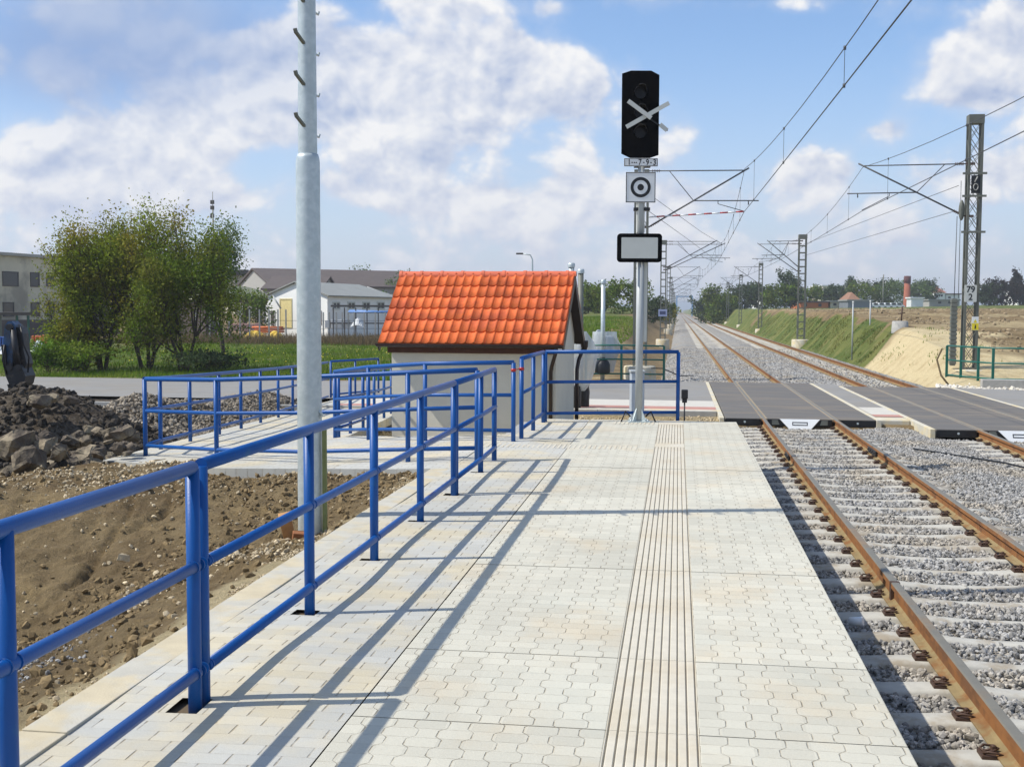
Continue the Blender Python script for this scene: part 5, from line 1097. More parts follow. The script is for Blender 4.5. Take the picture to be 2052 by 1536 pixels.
# ================================================================== TREES
def leafcloud(P, n, size, spread, rs, up=.25):
    P = np.asarray(P); i = rs.randint(0, len(P), n); c = P[i]+rs.normal(0, 1, (n, 3))*spread
    a = rs.normal(size=(n, 3)); a /= np.linalg.norm(a, axis=1)[:, None]; b = np.cross(a, rs.normal(size=(n, 3))); b /= np.linalg.norm(b, axis=1)[:, None]
    s_ = size*rs.uniform(.6, 1.3, (n, 1)); a = a*s_; b = b*s_*.55
    V = np.stack([c-a, c-a*.1+b, c+a, c-a*.1-b], 1); return V.reshape(-1, 3), np.arange(4*n).reshape(-1, 4)
def tree(name, label, base, h, w, leaf, nleaf, lsize, stems=1, trunk_h=.25, seed=1, cat='tree', group=None, shape='round', dens=1., spread=.05, levels=3, skirt=0):
    rs = np.random.RandomState(seed); rr = random.Random(seed); segs = []; tips = []
    def grow(p, d, L, r_, lv):
        n = 3; pts = [p]
        for k in range(n):
            d = (d+Vector((rr.gauss(0, .16), rr.gauss(0, .16), rr.gauss(.04, .12)))).normalized(); p = p+d*L/n; pts.append(p)
            if lv <= 1: tips.append(tuple(p))
        segs.append((pts, [r_*(1-.45*k/n) for k in range(n+1)]))
        if lv == 0: return
        nc = rr.randint(3, 4) if lv > 1 else rr.randint(2, 4)
        for c_ in range(nc):
            a = rr.uniform(0, 2*math.pi); tilt = rr.uniform(.45, 1.0) if shape != 'tall' else rr.uniform(.2, .5); x = d.orthogonal().normalized(); x.rotate(Matrix.Rotation(a, 3, d)); nd = (d*math.cos(tilt)+x*math.sin(tilt)+Vector((0, 0, .12))).normalized()
            q = pts[rr.choice([1, 2, 3, 3])]; grow(q, nd, L*rr.uniform(.6, .85), r_*.55, lv-1)
        grow(pts[-1], d, L*.75, r_*.55, lv-1)
    for s_ in range(stems):
        a = 2*math.pi*s_/max(stems, 1)+rr.uniform(-.4, .4); tl = 0 if stems == 1 else rr.uniform(.15, .5)
        grow(Vector((.1*math.cos(a)*(stems > 1), .1*math.sin(a)*(stems > 1), 0)), Vector((math.cos(a)*math.sin(tl), math.sin(a)*math.sin(tl), math.cos(tl))), 1., .07 if stems > 1 else .09, levels)
    T = np.array(tips); zmx = np.percentile(T[:, 2], 99); wx = np.percentile(np.abs(T[:, :2]), 96); sz_ = h*.96/zmx; sx_ = w*.5/wx
    if shape == 'cone': sc_ = np.clip(1.15-T[:, 2]/zmx, .12, 1); T[:, 0] *= sc_; T[:, 1] *= sc_
    T = T*np.array([sx_, sx_, sz_])+np.array(base); T = T[T[:, 2] > base[2]+h*trunk_h*.6] if (T[:, 2] > base[2]+h*trunk_h*.6).sum() > 20 else T
    if skirt:
        rv = rs.normal(size=(skirt, 3)); rv /= np.linalg.norm(rv, axis=1)[:, None]; rv *= (rs.uniform(.35, 1, (skirt, 1)))**.5; lump = 1+.22*np.sin(rv[:, :1]*5+seed)*np.cos(rv[:, 2:]*6+seed*2)
        T = np.concatenate([T, np.array(base)+np.array([0, 0, h*.46])+rv*lump*np.array([w*.5, w*.5, h*.46])])
    t = thing(name, label, cat, tuple(base), group); mb = MB()
    for pts, rds in segs:
        if rds[0] < .008: continue
        mb.tube([Vector((p_.x*sx_, p_.y*sx_, p_.z*sz_-.05))+Vector(base) for p_ in pts], [r_*h*.2 for r_ in rds], 5, False)
    mb.build('trunk', M_TRUNK, t)
    V, Fq = leafcloud(T, nleaf, lsize, h*spread, rs); meshobj('crown', V, Fq, leaf, t); return t
def P_(px, pyb, d): q = at(px, pyb, d); return (q.x, q.y, float(gzs(q.x, q.y)))
gT = 'shrubby trees on the grass beyond the road'
tree('tree', 'olive leaved tree at the left of the shrubby group, thin stems', P_(205, 745, 46), 5.9, 3.7, L_OLIVE, 26000, .055, 4, .12, 3, group=gT, skirt=200)
tree('tree', 'tallest olive green tree in the middle of the shrubby group', P_(292, 745, 46), 6.3, 4.0, L_OLIVE, 30000, .055, 4, .25, 5, group=gT, skirt=90)
tree('tree', 'dark stemmed green tree at the right of the shrubby group', P_(368, 752, 45), 5.5, 3.4, L_OLIVE2, 24000, .055, 3, .3, 9, group=gT, skirt=90)
tree('tree', 'paler slender willow like tree showing behind the right of the shrubby group', P_(448, 700, 62), 7.0, 2.6, L_PALE, 9000, .07, 1, .2, 12, group=gT, shape='tall')
tree('shrub', 'young olive shrub below the left tree', P_(150, 748, 46), 3.4, 2.2, L_OLIVE, 7000, .055, 5, .05, 13, 'shrub', group=gT)
tree('shrub', 'low bright green bush right of the excavator arm', P_(100, 752, 44), 1.3, 2.6, L_GRASS, 3500, .06, 6, 0, 14, 'shrub', group=gT)
tree('shrub', 'low green bush under the leftmost tree', P_(165, 752, 44), 1.2, 2.4, L_GRASS, 3000, .06, 6, 0, 15, 'shrub', group=gT)
tree('shrub', 'dark low bush under the right hand tree', P_(395, 752, 44), .9, 3.0, L_DARK, 2500, .06, 6, 0, 16, 'shrub', group=gT)
tree('shrub', 'small green bush against the cream roofed shed', P_(500, 672, 92), 4.2, 3.4, L_GREEN, 1500, .14, 3, .1, 17, 'shrub')
far = [(588, 610, 175, 6.6, 6.5, L_GREEN, 'leafy tree left of the lamp post behind the barn roof'), (622, 610, 170, 7.6, 4, L_PALE, 'pale thin tree right of the lamp post'), (706, 610, 185, 8.2, 5, L_PALE, 'bare looking tree behind the long dark roof'), (815, 606, 160, 7.0, 8, L_PALE, 'tree at the right end of the dark roof, above the orange roof corner'), (765, 600, 140, 4.2, 6, L_GREEN, 'low green tree in front of the long dark roof'),
       (1180, 615, 150, 4.3, 3.5, L_DARK, 'dark small tree right of the grey steel post'), (1203, 612, 145, 4.4, 3.6, L_GREEN, 'green bush behind the galvanised barrier post'), (1240, 612, 140, 4.6, 6.6, L_GREEN, 'broad bright green bush left of the signal mast'), (1306, 610, 150, 3.9, 5, L_DARK, 'green bush between the signal mast and the second left mast'), (1335, 612, 200, 4.5, 4, L_OLIVE, 'small tree behind the second left mast'),
       (1418, 625, 235, 7.0, 6, L_DARK, 'dark bush beside the track near the blue gantry'), (1438, 622, 225, 9.0, 5, L_GREEN, 'tall green tree beside the track, left of the third right mast'), (1458, 620, 230, 6, 5, L_GREEN, 'round green bush just left of the fourth right mast'), (1492, 618, 235, 6.4, 6, L_DARK, 'dark bush between the third and fourth right masts'), (1524, 616, 230, 6.0, 6, L_DARK, 'dark bush right of the third right mast'),
       (1556, 614, 225, 5.5, 6, L_GREEN, 'light green bush left of the poplar'), (1585, 612, 225, 9.0, 4.4, L_DARK, 'tall dark tree behind the second right mast'), (1618, 612, 240, 5.5, 6, L_GREEN, 'green bush right of the second right mast'), (1672, 610, 255, 6.5, 7, L_DARK, 'dark bush left of the pointed garage'), (1700, 608, 285, 8.5, 6, L_DARK, 'dark conifer like tree in the middle of the right village'), (1722, 610, 270, 7.2, 9, L_GREEN, 'bright green round tree behind the grey garage'), (1755, 610, 275, 8, 7, L_DARK, 'dark tree left of the pole in the village'),
       (1785, 610, 270, 7.5, 8, L_PALE, 'pale green tree just left of the brick chimney'), (1840, 608, 280, 7.5, 7, L_PALE, 'pale green tree just right of the brick chimney'), (1858, 606, 285, 8.0, 6, L_DARK, 'darker tree in front of the white house'), (1985, 604, 250, 5.5, 6, L_DARK, 'dark low tree right of the lattice mast'), (2008, 604, 250, 7.0, 8, L_MAROON, 'dark maroon tree in the right hand group'), (2030, 604, 255, 8.8, 7, L_MAROON, 'tallest dark conifer near the right edge'), (2050, 604, 255, 6, 6, L_MAROON, 'dark tree cut by the right edge')]
for i, (px, pyb, d, h, w_, lf_, lb) in enumerate(far):
    q = P_(px, pyb, d); h *= .86 if px > 1400 else .9; sh = 'cone' if 'conifer' in lb else 'tall' if ('tall ' in lb or 'poplar' in lb) else 'round'
    ztop = q[2]+h; tree('tree', lb, q, h, w_, lf_, 2600 if 'bare' not in lb else 600, .26 if d > 200 else .18, 2 if 'bush' in lb else 1, .02, 40+i, group='trees in the distance', shape=sh, levels=2, spread=.05, skirt=0 if 'bare' in lb or sh == 'cone' else 160)
# ================================================================== GRASS
def blades(name, x, y, h, wd_, m_, seed=1):
    rs = np.random.RandomState(seed); n = len(x); z = gzs(x, y); a = rs.uniform(0, math.pi, n); hh = h*rs.uniform(.4, 1.2, n); dx = np.cos(a)*wd_*.5; dy = np.sin(a)*wd_*.5; lx = rs.normal(0, .35, n)*hh; ly = rs.normal(0, .35, n)*hh
    V = np.stack([np.stack([x-dx, y-dy, z-.02], -1), np.stack([x+dx, y+dy, z-.02], -1), np.stack([x+lx, y+ly, z+hh], -1)], 1); return meshobj(name, V.reshape(-1, 3), np.arange(3*n).reshape(-1, 3), m_, kind='stuff')
rs = np.random.RandomState(31)
n = 90000; x = rs.uniform(-34, -4.6, n); y = 38.5+42*rs.rand(n)**1.4; k = (x > -.62*y-3) & (rs.rand(n) < np.clip(.75+1.2*fbm(x, y, .5, 3), .1, 1)) & (y > yfar(x)+.5+.5*fbm(x, y, .7, 2)); blades('grass', x[k], y[k], .20, .035, L_GRASS, 2)
n = 26000; x = rs.uniform(8.6, 11.5, n); y = 54+96*rs.rand(n)**1.5; k = (fbm(x, y, .9, 3) > -.05) & (x < 10.3+1.4*fbm(x, y, .35, 4)) & (y-(x-9)*1.2+5*fbm(x, y, .5, 3) > 57); blades('grass', x[k], y[k], .10, .035, L_SLOPE, 3)
n = 14000; x = rs.uniform(-12, -3, n); y = rs.uniform(50, 120, n); blades('grass', x, y, .2, .06, L_GRASS, 4)
n = 9000; x = rs.uniform(-40, -16, n); y = rs.uniform(76, 84, n); k = (x > -.62*y-3)
blades('dry_weeds', x[k], y[k], .75, .05, L_WEED, 5)
n = 260; x = rs.uniform(-28, -6, n); y = rs.uniform(46, 66, n); V1, F1 = rocks(np.stack([x, y, gzs(x, y)+.2], -1), np.full(n, .03), seed=14); meshobj('dandelions', V1, F1, M_YEL, kind='stuff')
n = 700; x = rs.uniform(8.8, 12, n); y = rs.uniform(42, 55, n); k = fbm(x, y, .8, 3) > .12; blades('weed_sprouts', x[k], y[k], .12, .04, L_GRASS, 6)
# ================================================================== BUILDINGS ON THE LEFT
def onp(px, py, P0, dr):            # pixel ray meets the vertical plane through P0 along dr
    v = ray(px, py); nrm = Vector((-dr.y, dr.x, 0)); return CP+v*((P0-CP).dot(nrm)/v.dot(nrm))
def window(parent, P0, dr, x0, x1, y0, y1, fr=M_DULLW, gl=M_GLASS, mull=0, rim=.08, name='window'):
    a = onp(x0, y0, P0, dr); b = onp(x1, y1, P0, dr); W_ = (Vector((b.x, b.y, 0))-Vector((a.x, a.y, 0))).length; z1, z0 = a.z, b.z
    M_ = frame((a.x, a.y, 0), dr); mb = MB()
    for q in ((0, W_, z0, z0+rim), (0, W_, z1-rim, z1), (0, rim, z0+rim, z1-rim), (W_-rim, W_, z0+rim, z1-rim)): mb.box(q[0], q[1], -.06, .05, q[2], q[3], M_)
    for k in range(mull): xm = W_*(k+1)/(mull+1); mb.box(xm-rim*.4, xm+rim*.4, -.05, .04, z0+rim, z1-rim, M_)
    f_ = mb.build(name, fr, parent); mb = MB(); mb.box(rim, W_-rim, -.03, .03, z0+rim, z1-rim, M_); mb.build('pane', gl, f_); return f_
GL = -.75
A = at(-160, 500, 88); B = at(235, 521, 112); dr = Vector((B.x-A.x, B.y-A.y, 0)); LW = dr.length; dr.normalize(); P0 = Vector((A.x, A.y, 0)); M_ = frame(P0, dr); zt = onp(75, 516, P0, dr).z
t = thing('factory_building', 'long two storey grey rendered factory block at the left edge', 'factory', (A.x, A.y, GL)); mb = MB(); mb.box(0, LW, 0, 14, GL, zt, M_); mb.build('wall', M_FACT, t); mb = MB(); mb.box(-.3, LW+.3, -.3, 14.3, zt+.002, zt+.25, M_); mb.build('roof', M_CONCG, t); mb = MB(); mb.box(0, LW, -.05, -.003, GL, GL+1.5, M_); mb.build('plinth', M_DROOF, t)
M_FR = mat('dark_frame', srgb(74, 70, 68), .7)
for x0, x1, y0, y1 in ((4, 37, 543, 574), (60, 79, 545, 575), (92, 109, 546, 574), (126, 146, 547, 574), (5, 28, 605, 634), (61, 79, 605, 634), (93, 109, 606, 633), (126, 146, 606, 632), (-60, -30, 541, 573), (-60, -30, 606, 635)): window(t, P0, dr, x0, x1, y0, y1, M_FR, M_GLASS, 0, .1)
# white workshop
A = at(533, 592, 104); B = at(656, 590, 98); dr = Vector((B.x-A.x, B.y-A.y, 0)); WW = dr.length; dr.normalize(); M_ = frame((A.x, A.y, 0), dr); ze = A.z; zr = at(596, 567, 101).z; E_ = at(796, 591, 112); dep_ = (Vector((E_.x, E_.y, 0))-Vector((B.x, B.y, 0))).length
M_ = frame((A.x, A.y, 0), dr)
t = thing('workshop', 'white gabled workshop with ochre door beyond the grass', 'workshop', (A.x, A.y, GL)); rd = Vector((E_.x-B.x, E_.y-B.y, 0)).normalized(); skew = lambda u_, v_, z: Vector((A.x, A.y, 0))+dr*u_+rd*v_+Vector((0, 0, z))
mb = MB(); mb.add([skew(*q) for q in [(0, 0, GL), (WW, 0, GL), (WW, dep_, GL), (0, dep_, GL), (0, 0, ze), (WW, 0, ze), (WW, dep_, ze), (0, dep_, ze), (WW/2, 0, zr), (WW/2, dep_, zr)]], [(0, 1, 5, 8, 4), (1, 2, 6, 5), (2, 3, 7, 9, 6), (3, 0, 4, 7)]); mb.build('wall', M_WHW, t)
mb = MB()
for s_ in (0, 1):
    u0 = -.35 if s_ == 0 else WW+.35; mb.add([skew(*q) for q in [(u0, -.3, ze-.12), (u0, dep_+.3, ze-.12), (WW/2, dep_-2.0, zr+.06), (WW/2, -.3, zr+.06), (u0, -.3, ze-.02), (u0, dep_+.3, ze-.02), (WW/2, dep_-2.0, zr+.16), (WW/2, -.3, zr+.16)]], [(0, 1, 2, 3), (4, 5, 6, 7), (0, 4, 7, 3), (0, 1, 5, 4), (1, 2, 6, 5)])
mb.build('roof', M_GROOF, t)
P0 = Vector((A.x, A.y, 0)); q = window(t, P0, dr, 561, 586, 598, 657, M_OCHRE, mat('ochre_panel', srgb(222, 204, 140), .7), 0, .12, 'door'); window(t, P0, dr, 543, 552, 622, 655, M_CONCG, M_DROOF, 0, .1, 'door'); window(t, P0, dr, 636, 645, 622, 650, M_CONCG, M_DROOF, 0, .1, 'door')
P1 = Vector((B.x, B.y, 0))
for x0, x1 in ((666, 681), (696, 711), (726, 741), (755, 770)): window(t, P1, rd, x0, x1, 604, 620, M_DULLW, M_GLASS, 1, .12)
mb = MB(); qa = at(546, 590, 98); mb.tube([at(546, 592, 97), at(563, 618, 97)], .07, 6); mb.build('flue_pipe', M_DULLW, t)
# open shed with cream roof
A = at(428, 594, 96); B = at(534, 594, 100); dr = Vector((B.x-A.x, B.y-A.y, 0)); WW = dr.length; dr.normalize(); M_ = frame((A.x, A.y, 0), dr); ze = A.z; hh_ = at(480, 573, 98).z-ze
t = thing('open_shed', 'open dark shed with pale cream curved roof left of the white workshop', 'shed', (A.x, A.y, GL)); mb = MB()
n = 14; vs = []
for yy in (-.4, 8):
    for k in range(n+1): u_ = k/n; vs.append(M_@Vector((-1+(WW+1)*u_, yy+2.5*(yy > 0), ze+hh_*math.sin(math.pi*u_)**.6*.95+.02)))
mb.add(vs, [(k, k+1, n+2+k, n+1+k) for k in range(n)]); mb.add([v-Vector((0, 0, .25)) for v in vs], [(k, k+1, n+2+k, n+1+k) for k in range(n)]); mb.add(vs[:n+1]+[M_@Vector((WW, -.4, ze)), M_@Vector((-1, -.4, ze))], [tuple(range(n+3))]); mb.build('roof', M_YROOF, t)
mb = MB(); mb.box(-.8, WW, 7.5, 7.8, GL, ze+.3, M_); mb.box(-.8, -.6, 0, 7.5, GL, ze, M_); mb.box(-.8, WW, -.2, -.1, ze-.5, ze-.05, M_); mb.build('wall', M_DROOF, t)
for k in range(4): mb = MB(); mb.box(k*WW/3.4-.1, k*WW/3.4+.1, -.1, .1, GL, ze-.05, M_); mb.build('post', M_DGALV, t)
# house with flat dark roof, and the long barn
def barn(name, label, cat, a, b, d0, d1, pyr, pye, depth_, wallm, roofm, ovh=.3):
    A = at(a, pye, d0); B = at(b, pye, d1); dr = Vector((B.x-A.x, B.y-A.y, 0)); WW = dr.length; dr.normalize(); M_ = frame((A.x, A.y, 0), dr); ze = (A.z+B.z)/2; R0 = at((a+b)/2, pyr, (d0+d1)/2+depth_/2); zr = R0.z
    t = thing(name, label, cat, (A.x, A.y, -.75)); mb = MB(); mb.add([M_@Vector(q) for q in [(0, 0, -1), (WW, 0, -1), (WW, depth_, -1), (0, depth_, -1), (0, 0, ze), (WW, 0, ze), (WW, depth_, ze), (0, depth_, ze), (0, depth_/2, zr-.05), (WW, depth_/2, zr-.05)]], [(0, 1, 5, 4), (1, 2, 6, 9, 5), (2, 3, 7, 6), (3, 0, 4, 8, 7)]); mb.build('wall', wallm, t)
    mb = MB()
    for ya, yb in ((-ovh, depth_/2), (depth_+ovh, depth_/2)): mb.add([M_@Vector(q) for q in [(-ovh, ya, ze-.1), (WW+ovh, ya, ze-.1), (WW+ovh, yb, zr), (-ovh, yb, zr), (-ovh, ya, ze+.1), (WW+ovh, ya, ze+.1), (WW+ovh, yb, zr+.2), (-ovh, yb, zr+.2)]], [(0, 1, 2, 3), (4, 5, 6, 7), (0, 1, 5, 4), (1, 2, 6, 5), (3, 0, 4, 7)])
    mb.build('roof', roofm, t); return t, Vector((A.x, A.y, 0)), dr
barn('barn', 'long low barn with dark brown roof behind the white workshop', 'barn', 545, 992, 150, 165, 545, 576, 18, M_CONCG, M_DROOF)
barn('barn', 'shorter dark roofed barn gable left of the lamp post', 'barn', 528, 640, 140, 140, 556, 580, 14, M_CONCG, M_DROOF)
A = at(470, 552, 168); B = at(541, 552, 172); dr = Vector((B.x-A.x, B.y-A.y, 0)); WW = dr.length; dr.normalize(); M_ = frame((A.x, A.y, 0), dr); t = thing('office_building', 'pale two storey building with dark flat roof between trees and barn', 'building', (A.x, A.y, -1)); mb = MB(); mb.box(0, WW-1, 0, 10, -1, A.z, M_); mb.build('wall', M_FACT, t); mb = MB(); mb.box(-.8, WW, -.8, 11, A.z, A.z+.75, M_); mb.box(2, WW-3, 1, 8, A.z+.75, A.z+.95, M_); mb.build('roof', M_DROOF, t)
for x0 in (482, 489, 497): window(t, Vector((A.x, A.y, 0)), dr, x0, x0+4, 564, 571, M_FR, M_GLASS, 0, .06)
# shelter near the excavator
A = at(-60, 628, 74); B = at(60, 630, 78); dr = Vector((B.x-A.x, B.y-A.y, 0)); WW = dr.length; dr.normalize(); M_ = frame((A.x, A.y, 0), dr); t = thing('shelter', 'flat roofed open shelter behind the excavator arm', 'shelter', (A.x, A.y, GL)); mb = MB(); mb.box(-.2, WW+.2, -.3, 3, A.z-.12, A.z+.08, M_); mb.build('roof', M_DROOF, t)
for x in (.3, WW/2, WW-1.0, WW-.1):
    mb = MB(); mb.box(x-.06, x+.06, 0, .12, GL, A.z-.13, M_); mb.build('post', M_GREEN if x > WW/2+.1 else M_DGALV, t)
# stored materials in the yard
def pile(name, label, cat, px0, px1, py0, py1, d, m_, kind='box', n=5, seed=1, group=None, parent=None):
    A = at(px0, py1, d); B = at(px1, py1, d); w_ = (B-A).length; h_ = (py1-py0)*d/2301; M_ = frame((A.x, A.y, 0), SX); rr = random.Random(seed); mb = MB(); zb = min(A.z, float(gzs(A.x, A.y))+.6)
    zb = A.z
    if kind == 'pipes':
        rows = max(2, int(h_/.16)); 
        for r_ in range(rows):
            for c_ in range(n): mb.tube([M_@Vector((rr.uniform(0, .2), c_*.2, zb+.1+r_*.17)), M_@Vector((w_-rr.uniform(0, .2), c_*.2, zb+.1+r_*.17))], .07, 8)
    elif kind == 'heap':
        k1 = 9
        vs = []; 
        for i in range(k1):
            for j in range(5): u_ = i/(k1-1); v_ = j/4; vs.append(M_@Vector((u_*w_, v_*1.6, zb-.3+(h_+.3)*math.sin(math.pi*min(max(u_, .02), .98))**.6*math.sin(math.pi*(v_*.96+.02))**.5*rr.uniform(.75, 1.05))))
        mb.add(vs, [(i*5+j, (i+1)*5+j, (i+1)*5+j+1, i*5+j+1) for i in range(k1-1) for j in range(4)])
    else:
        for k in range(n): x0 = w_*k/n; mb.bbox(x0+.03, x0+w_/n-.03, 0, .8, zb-.2, zb+h_*rr.uniform(.7, 1), .03, M_)
    o = mb.build(name, m_); return tag(o, label, cat, group)
pile('pipe_stack', 'stack of orange plastic pipes behind the wire fence, left of the lamp post', 'pipe stack', 505, 566, 651, 667, 88, M_ORPIPE, 'pipes'); pile('tarpaulin', 'yellow sheeting heaped in front of the orange pipes', 'tarpaulin', 482, 528, 660, 672, 86, M_YPIPE, 'heap', seed=2); pile('tarpaulin', 'second yellow sheeting heap just left of the lamp post', 'tarpaulin', 530, 566, 662, 673, 86, M_YPIPE, 'heap', seed=3)
pile('pallet_row', 'row of pinkish wrapped pallets behind the yellow sheeting', 'pallets', 455, 520, 645, 658, 90, mat('pinkish_wrap', srgb(176, 140, 128), .7, var=.2), 'box', 6, 4); pile('pallet_row', 'row of pale wrapped pallets right of the lamp post', 'pallets', 650, 700, 640, 652, 92, M_TARP, 'box', 4, 5)
pile('tarpaulin', 'pale sheeting heap in front of the workshop windows', 'tarpaulin', 702, 728, 636, 648, 88, M_TARP, 'heap', seed=6); pile('tarpaulin', 'white sheeting heap right of the excavator arm', 'tarpaulin', 50, 82, 682, 703, 60, M_WHITE, 'heap', seed=7); pile('tarpaulin', 'pale canvas heap under the leftmost tree', 'tarpaulin', 84, 125, 684, 704, 60, M_TARP, 'heap', seed=8)
pile('tile_stack', 'stack of reddish tiles beside the shelter', 'tile stack', 62, 98, 670, 684, 64, M_ORPIPE, 'box', 5, 9); pile('crate_stack', 'blue crates under the shelter at the left edge', 'crates', -20, 14, 672, 688, 62, mat('crate_blue', srgb(44, 84, 150), .5, var=.2), 'box', 3, 10); pile('tarpaulin', 'white bundle below the blue crates at the left edge', 'tarpaulin', -15, 13, 690, 702, 60, M_WHITE, 'heap', seed=11)
t0_ = at(668, 640, 92); pr_ = thing('pipe_rack', 'rack loaded with blue and white pipes under the workshop windows', 'rack', (t0_.x, t0_.y, GL)); MM = frame((t0_.x, t0_.y, 0), SX)
mb = MB()
for k in range(5): mb.tube([MM@Vector((1.2, k*.2, 1.55+.02*k)), MM@Vector((5.2, k*.2, 1.55))], .09, 8)
mb.build('blue_pipe', mat('pipe_blue', srgb(110, 150, 205), .4), pr_); mb = MB()
for k in range(6): mb.box(k*.9-.04, k*.9+.04, -.05, .05, GL, 1.9, MM)
mb.box(-.2, 4.8, -.08, -.04, 1.95, 2.1, MM); mb.box(-.2, 4.8, -.08, -.04, .6, .7, MM); mb.build('frame', M_FR, pr_)
t = thing('wire_fence', 'wire mesh fence on thin posts in front of the workshop yard', 'fence', tuple(at(420, 660, 84))); zz = None
for px in (392, 420, 438, 459, 481, 500, 520, 539, 557, 573, 648, 660, 674, 686, 698, 710, 730, 752, 772):
    q = at(px, 640, 84+(px-400)*.01); mb = MB(); mb.box(q.x-.045, q.x+.045, q.y-.04, q.y+.04, -1, q.z+.75 if px < 600 else q.z+.55); mb.build('post', M_CONCG, t)
mb = MB()
for h_ in (.2, .8, 1.4): a = at(392, 640, 84); b = at(772, 640, 87.7); mb.tube([(a.x, a.y, h_-.5), (b.x, b.y, h_-.5)], .012, 5)
mb.build('wire', M_WIRE, t)
# thin mast and street lamp
q = at(427, 470, 130); t = thing('antenna_mast', 'very thin antenna mast rising behind the shrubby trees', 'antenna mast', (q.x, q.y, -1)); top = at(427, 385, 130).z; mb = MB(); mb.tube([(q.x, q.y, -1), (q.x, q.y, top-2)], .09, 6); mb.tube([(q.x, q.y, top-2), (q.x, q.y, top)], .035, 6); mb.build('pole', M_DGALV, t)
for py_ in (405, 416, 432): a = at(427, py_, 130); mb = MB(); mb.bbox(a.x-.3, a.x+.1, a.y-.15, a.y+.15, a.z-.22, a.z+.22, .04); mb.build('aerial', M_FR, t)
q = at(1067, 545, 90); t = thing('street_lamp', 'grey street lamp with arm bent to the left above the orange roof', 'street lamp', (q.x, q.y, -.8)); a = at(1067, 520, 90); b = at(1063, 511, 90); c_ = at(1046, 508, 90); mb = MB(); mb.tube([(q.x, q.y, -.8), q, a, b, c_], [.08, .07, .055, .05, .045], 8); mb.build('pole', M_GALV, t); mb = MB(); d_ = at(1042, 508, 90); mb.bbox(d_.x-.3, d_.x+.25, d_.y-.12, d_.y+.12, d_.z-.07, d_.z+.06, .03); mb.build('lamp_head', M_FR, t)
q = at(1173, 600, 200); t = thing('power_pylon', 'thin far lattice pylon right of the grey steel post', 'pylon', (q.x, q.y, 0)); top = at(1173, 560, 200).z; mb = MB(); mb.bar((q.x, q.y, 0), (q.x, q.y, top), .25); mb.build('mast', M_DGALV, t)
for py_ in (567, 575): a = at(1173, py_, 200); mb = MB(); mb.bar((a.x-.9, a.y, a.z), (a.x+.9, a.y, a.z), .1); mb.build('crossarm', M_DGALV, t)
# ================================================================== RIGHT-HAND BACKGROUND
def block(name, label, cat, px0, px1, py0, py1, d, wallm, roofm, dpt=8, pitched=0, wins=(), roofh=.3):
    A = at(px0, py1, d); B = at(px1, py1, d); dr = Vector((B.x-A.x, B.y-A.y, 0)); W_ = dr.length; dr.normalize(); M_ = frame((A.x, A.y, 0), dr); zt = at(px0, py0, d).z
    t = thing(name, label, cat, (A.x, A.y, A.z-1)); mb = MB(); mb.box(0, W_, 0, dpt, A.z-2.5, zt, M_); mb.build('wall', wallm, t); mb = MB()
    if pitched:
        h_ = pitched; mb.add([M_@Vector(q) for q in [(-.3, -.3, zt+.003), (W_+.3, -.3, zt+.003), (W_+.3, dpt+.3, zt+.003), (-.3, dpt+.3, zt+.003), (W_*.5, dpt*.3, zt+h_), (W_*.5, dpt*.7, zt+h_)]], [(0, 1, 4), (1, 2, 5, 4), (2, 3, 5), (3, 0, 4, 5), (0, 3, 2, 1)])
    else: mb.box(-.25, W_+.25, -.25, dpt+.25, zt+.003, zt+roofh, M_)
    mb.build('roof', roofm, t)
    for (x0, x1, y0, y1) in wins: window(t, Vector((A.x, A.y, 0)), dr, x0, x1, y0, y1, M_FR, M_GLASS, 0, .1)
    return t
block('low_building', 'low orange walled building behind the second right mast', 'building', 1604, 1660, 606, 617, 235, M_ORANGE, M_DROOF, wins=((1612, 1617, 608, 614), (1640, 1646, 608, 614)))
block('low_building', 'low pale building between the orange one and the grey garage', 'building', 1664, 1698, 605, 616, 235, M_FACT, M_GROOF, wins=((1670, 1676, 607, 612), (1684, 1690, 607, 612)))
block('garage', 'grey sheet metal garage with brown pointed roof showing behind', 'garage', 1699, 1748, 603, 618, 225, mat('blue_grey_sheet', srgb(120, 126, 132), .6, var=.08, vscale=1), M_GROOF, 6)
block('house', 'brown pyramid roofed hut behind the grey garage', 'hut', 1700, 1724, 603, 612, 240, M_FACT, mat('brown_roof', srgb(140, 104, 80), .85), 7, pitched=1.9)
block('apartment_block', 'flat roofed apartment block above the trees right of the second right mast', 'apartment block', 1648, 1700, 573, 610, 330, M_FACT, M_WHITE, 14, wins=((1655, 1662, 579, 584), (1668, 1675, 579, 584), (1681, 1688, 579, 584)))
block('apartment_block', 'white stepped apartment block left of the brick chimney', 'apartment block', 1776, 1808, 566, 600, 360, M_WHW, M_WHITE, 14, wins=((1781, 1787, 570, 575), (1793, 1800, 570, 575)))
block('apartment_block', 'white balconied block between the third and second right masts', 'apartment block', 1524, 1566, 590, 612, 320, M_WHW, M_DROOF, 12, wins=((1530, 1538, 595, 600), (1545, 1553, 595, 600)))
block('house', 'bright white gabled house left of the right hand mast', 'house', 1872, 1894, 586, 606, 300, M_WHW, mat('pink_roof', srgb(160, 110, 96), .85), 9, pitched=1.7, wins=((1876, 1880, 590, 594), (1885, 1889, 590, 594)))
block('house', 'long white house right behind the lattice mast counterweight', 'house', 1896, 1924, 590, 606, 300, M_WHW, M_DROOF, 9, wins=((1900, 1905, 594, 598),))
block('shed', 'long low grey shed in front of the white houses', 'shed', 1862, 1922, 602, 612, 255, M_CONCG, M_GROOF, 8, wins=((1880, 1886, 604, 608), (1900, 1906, 604, 608)))
block('trailer', 'white trailer box right of the brick chimney', 'trailer', 1826, 1850, 598, 606, 250, M_WHITE, M_WHITE, 3)
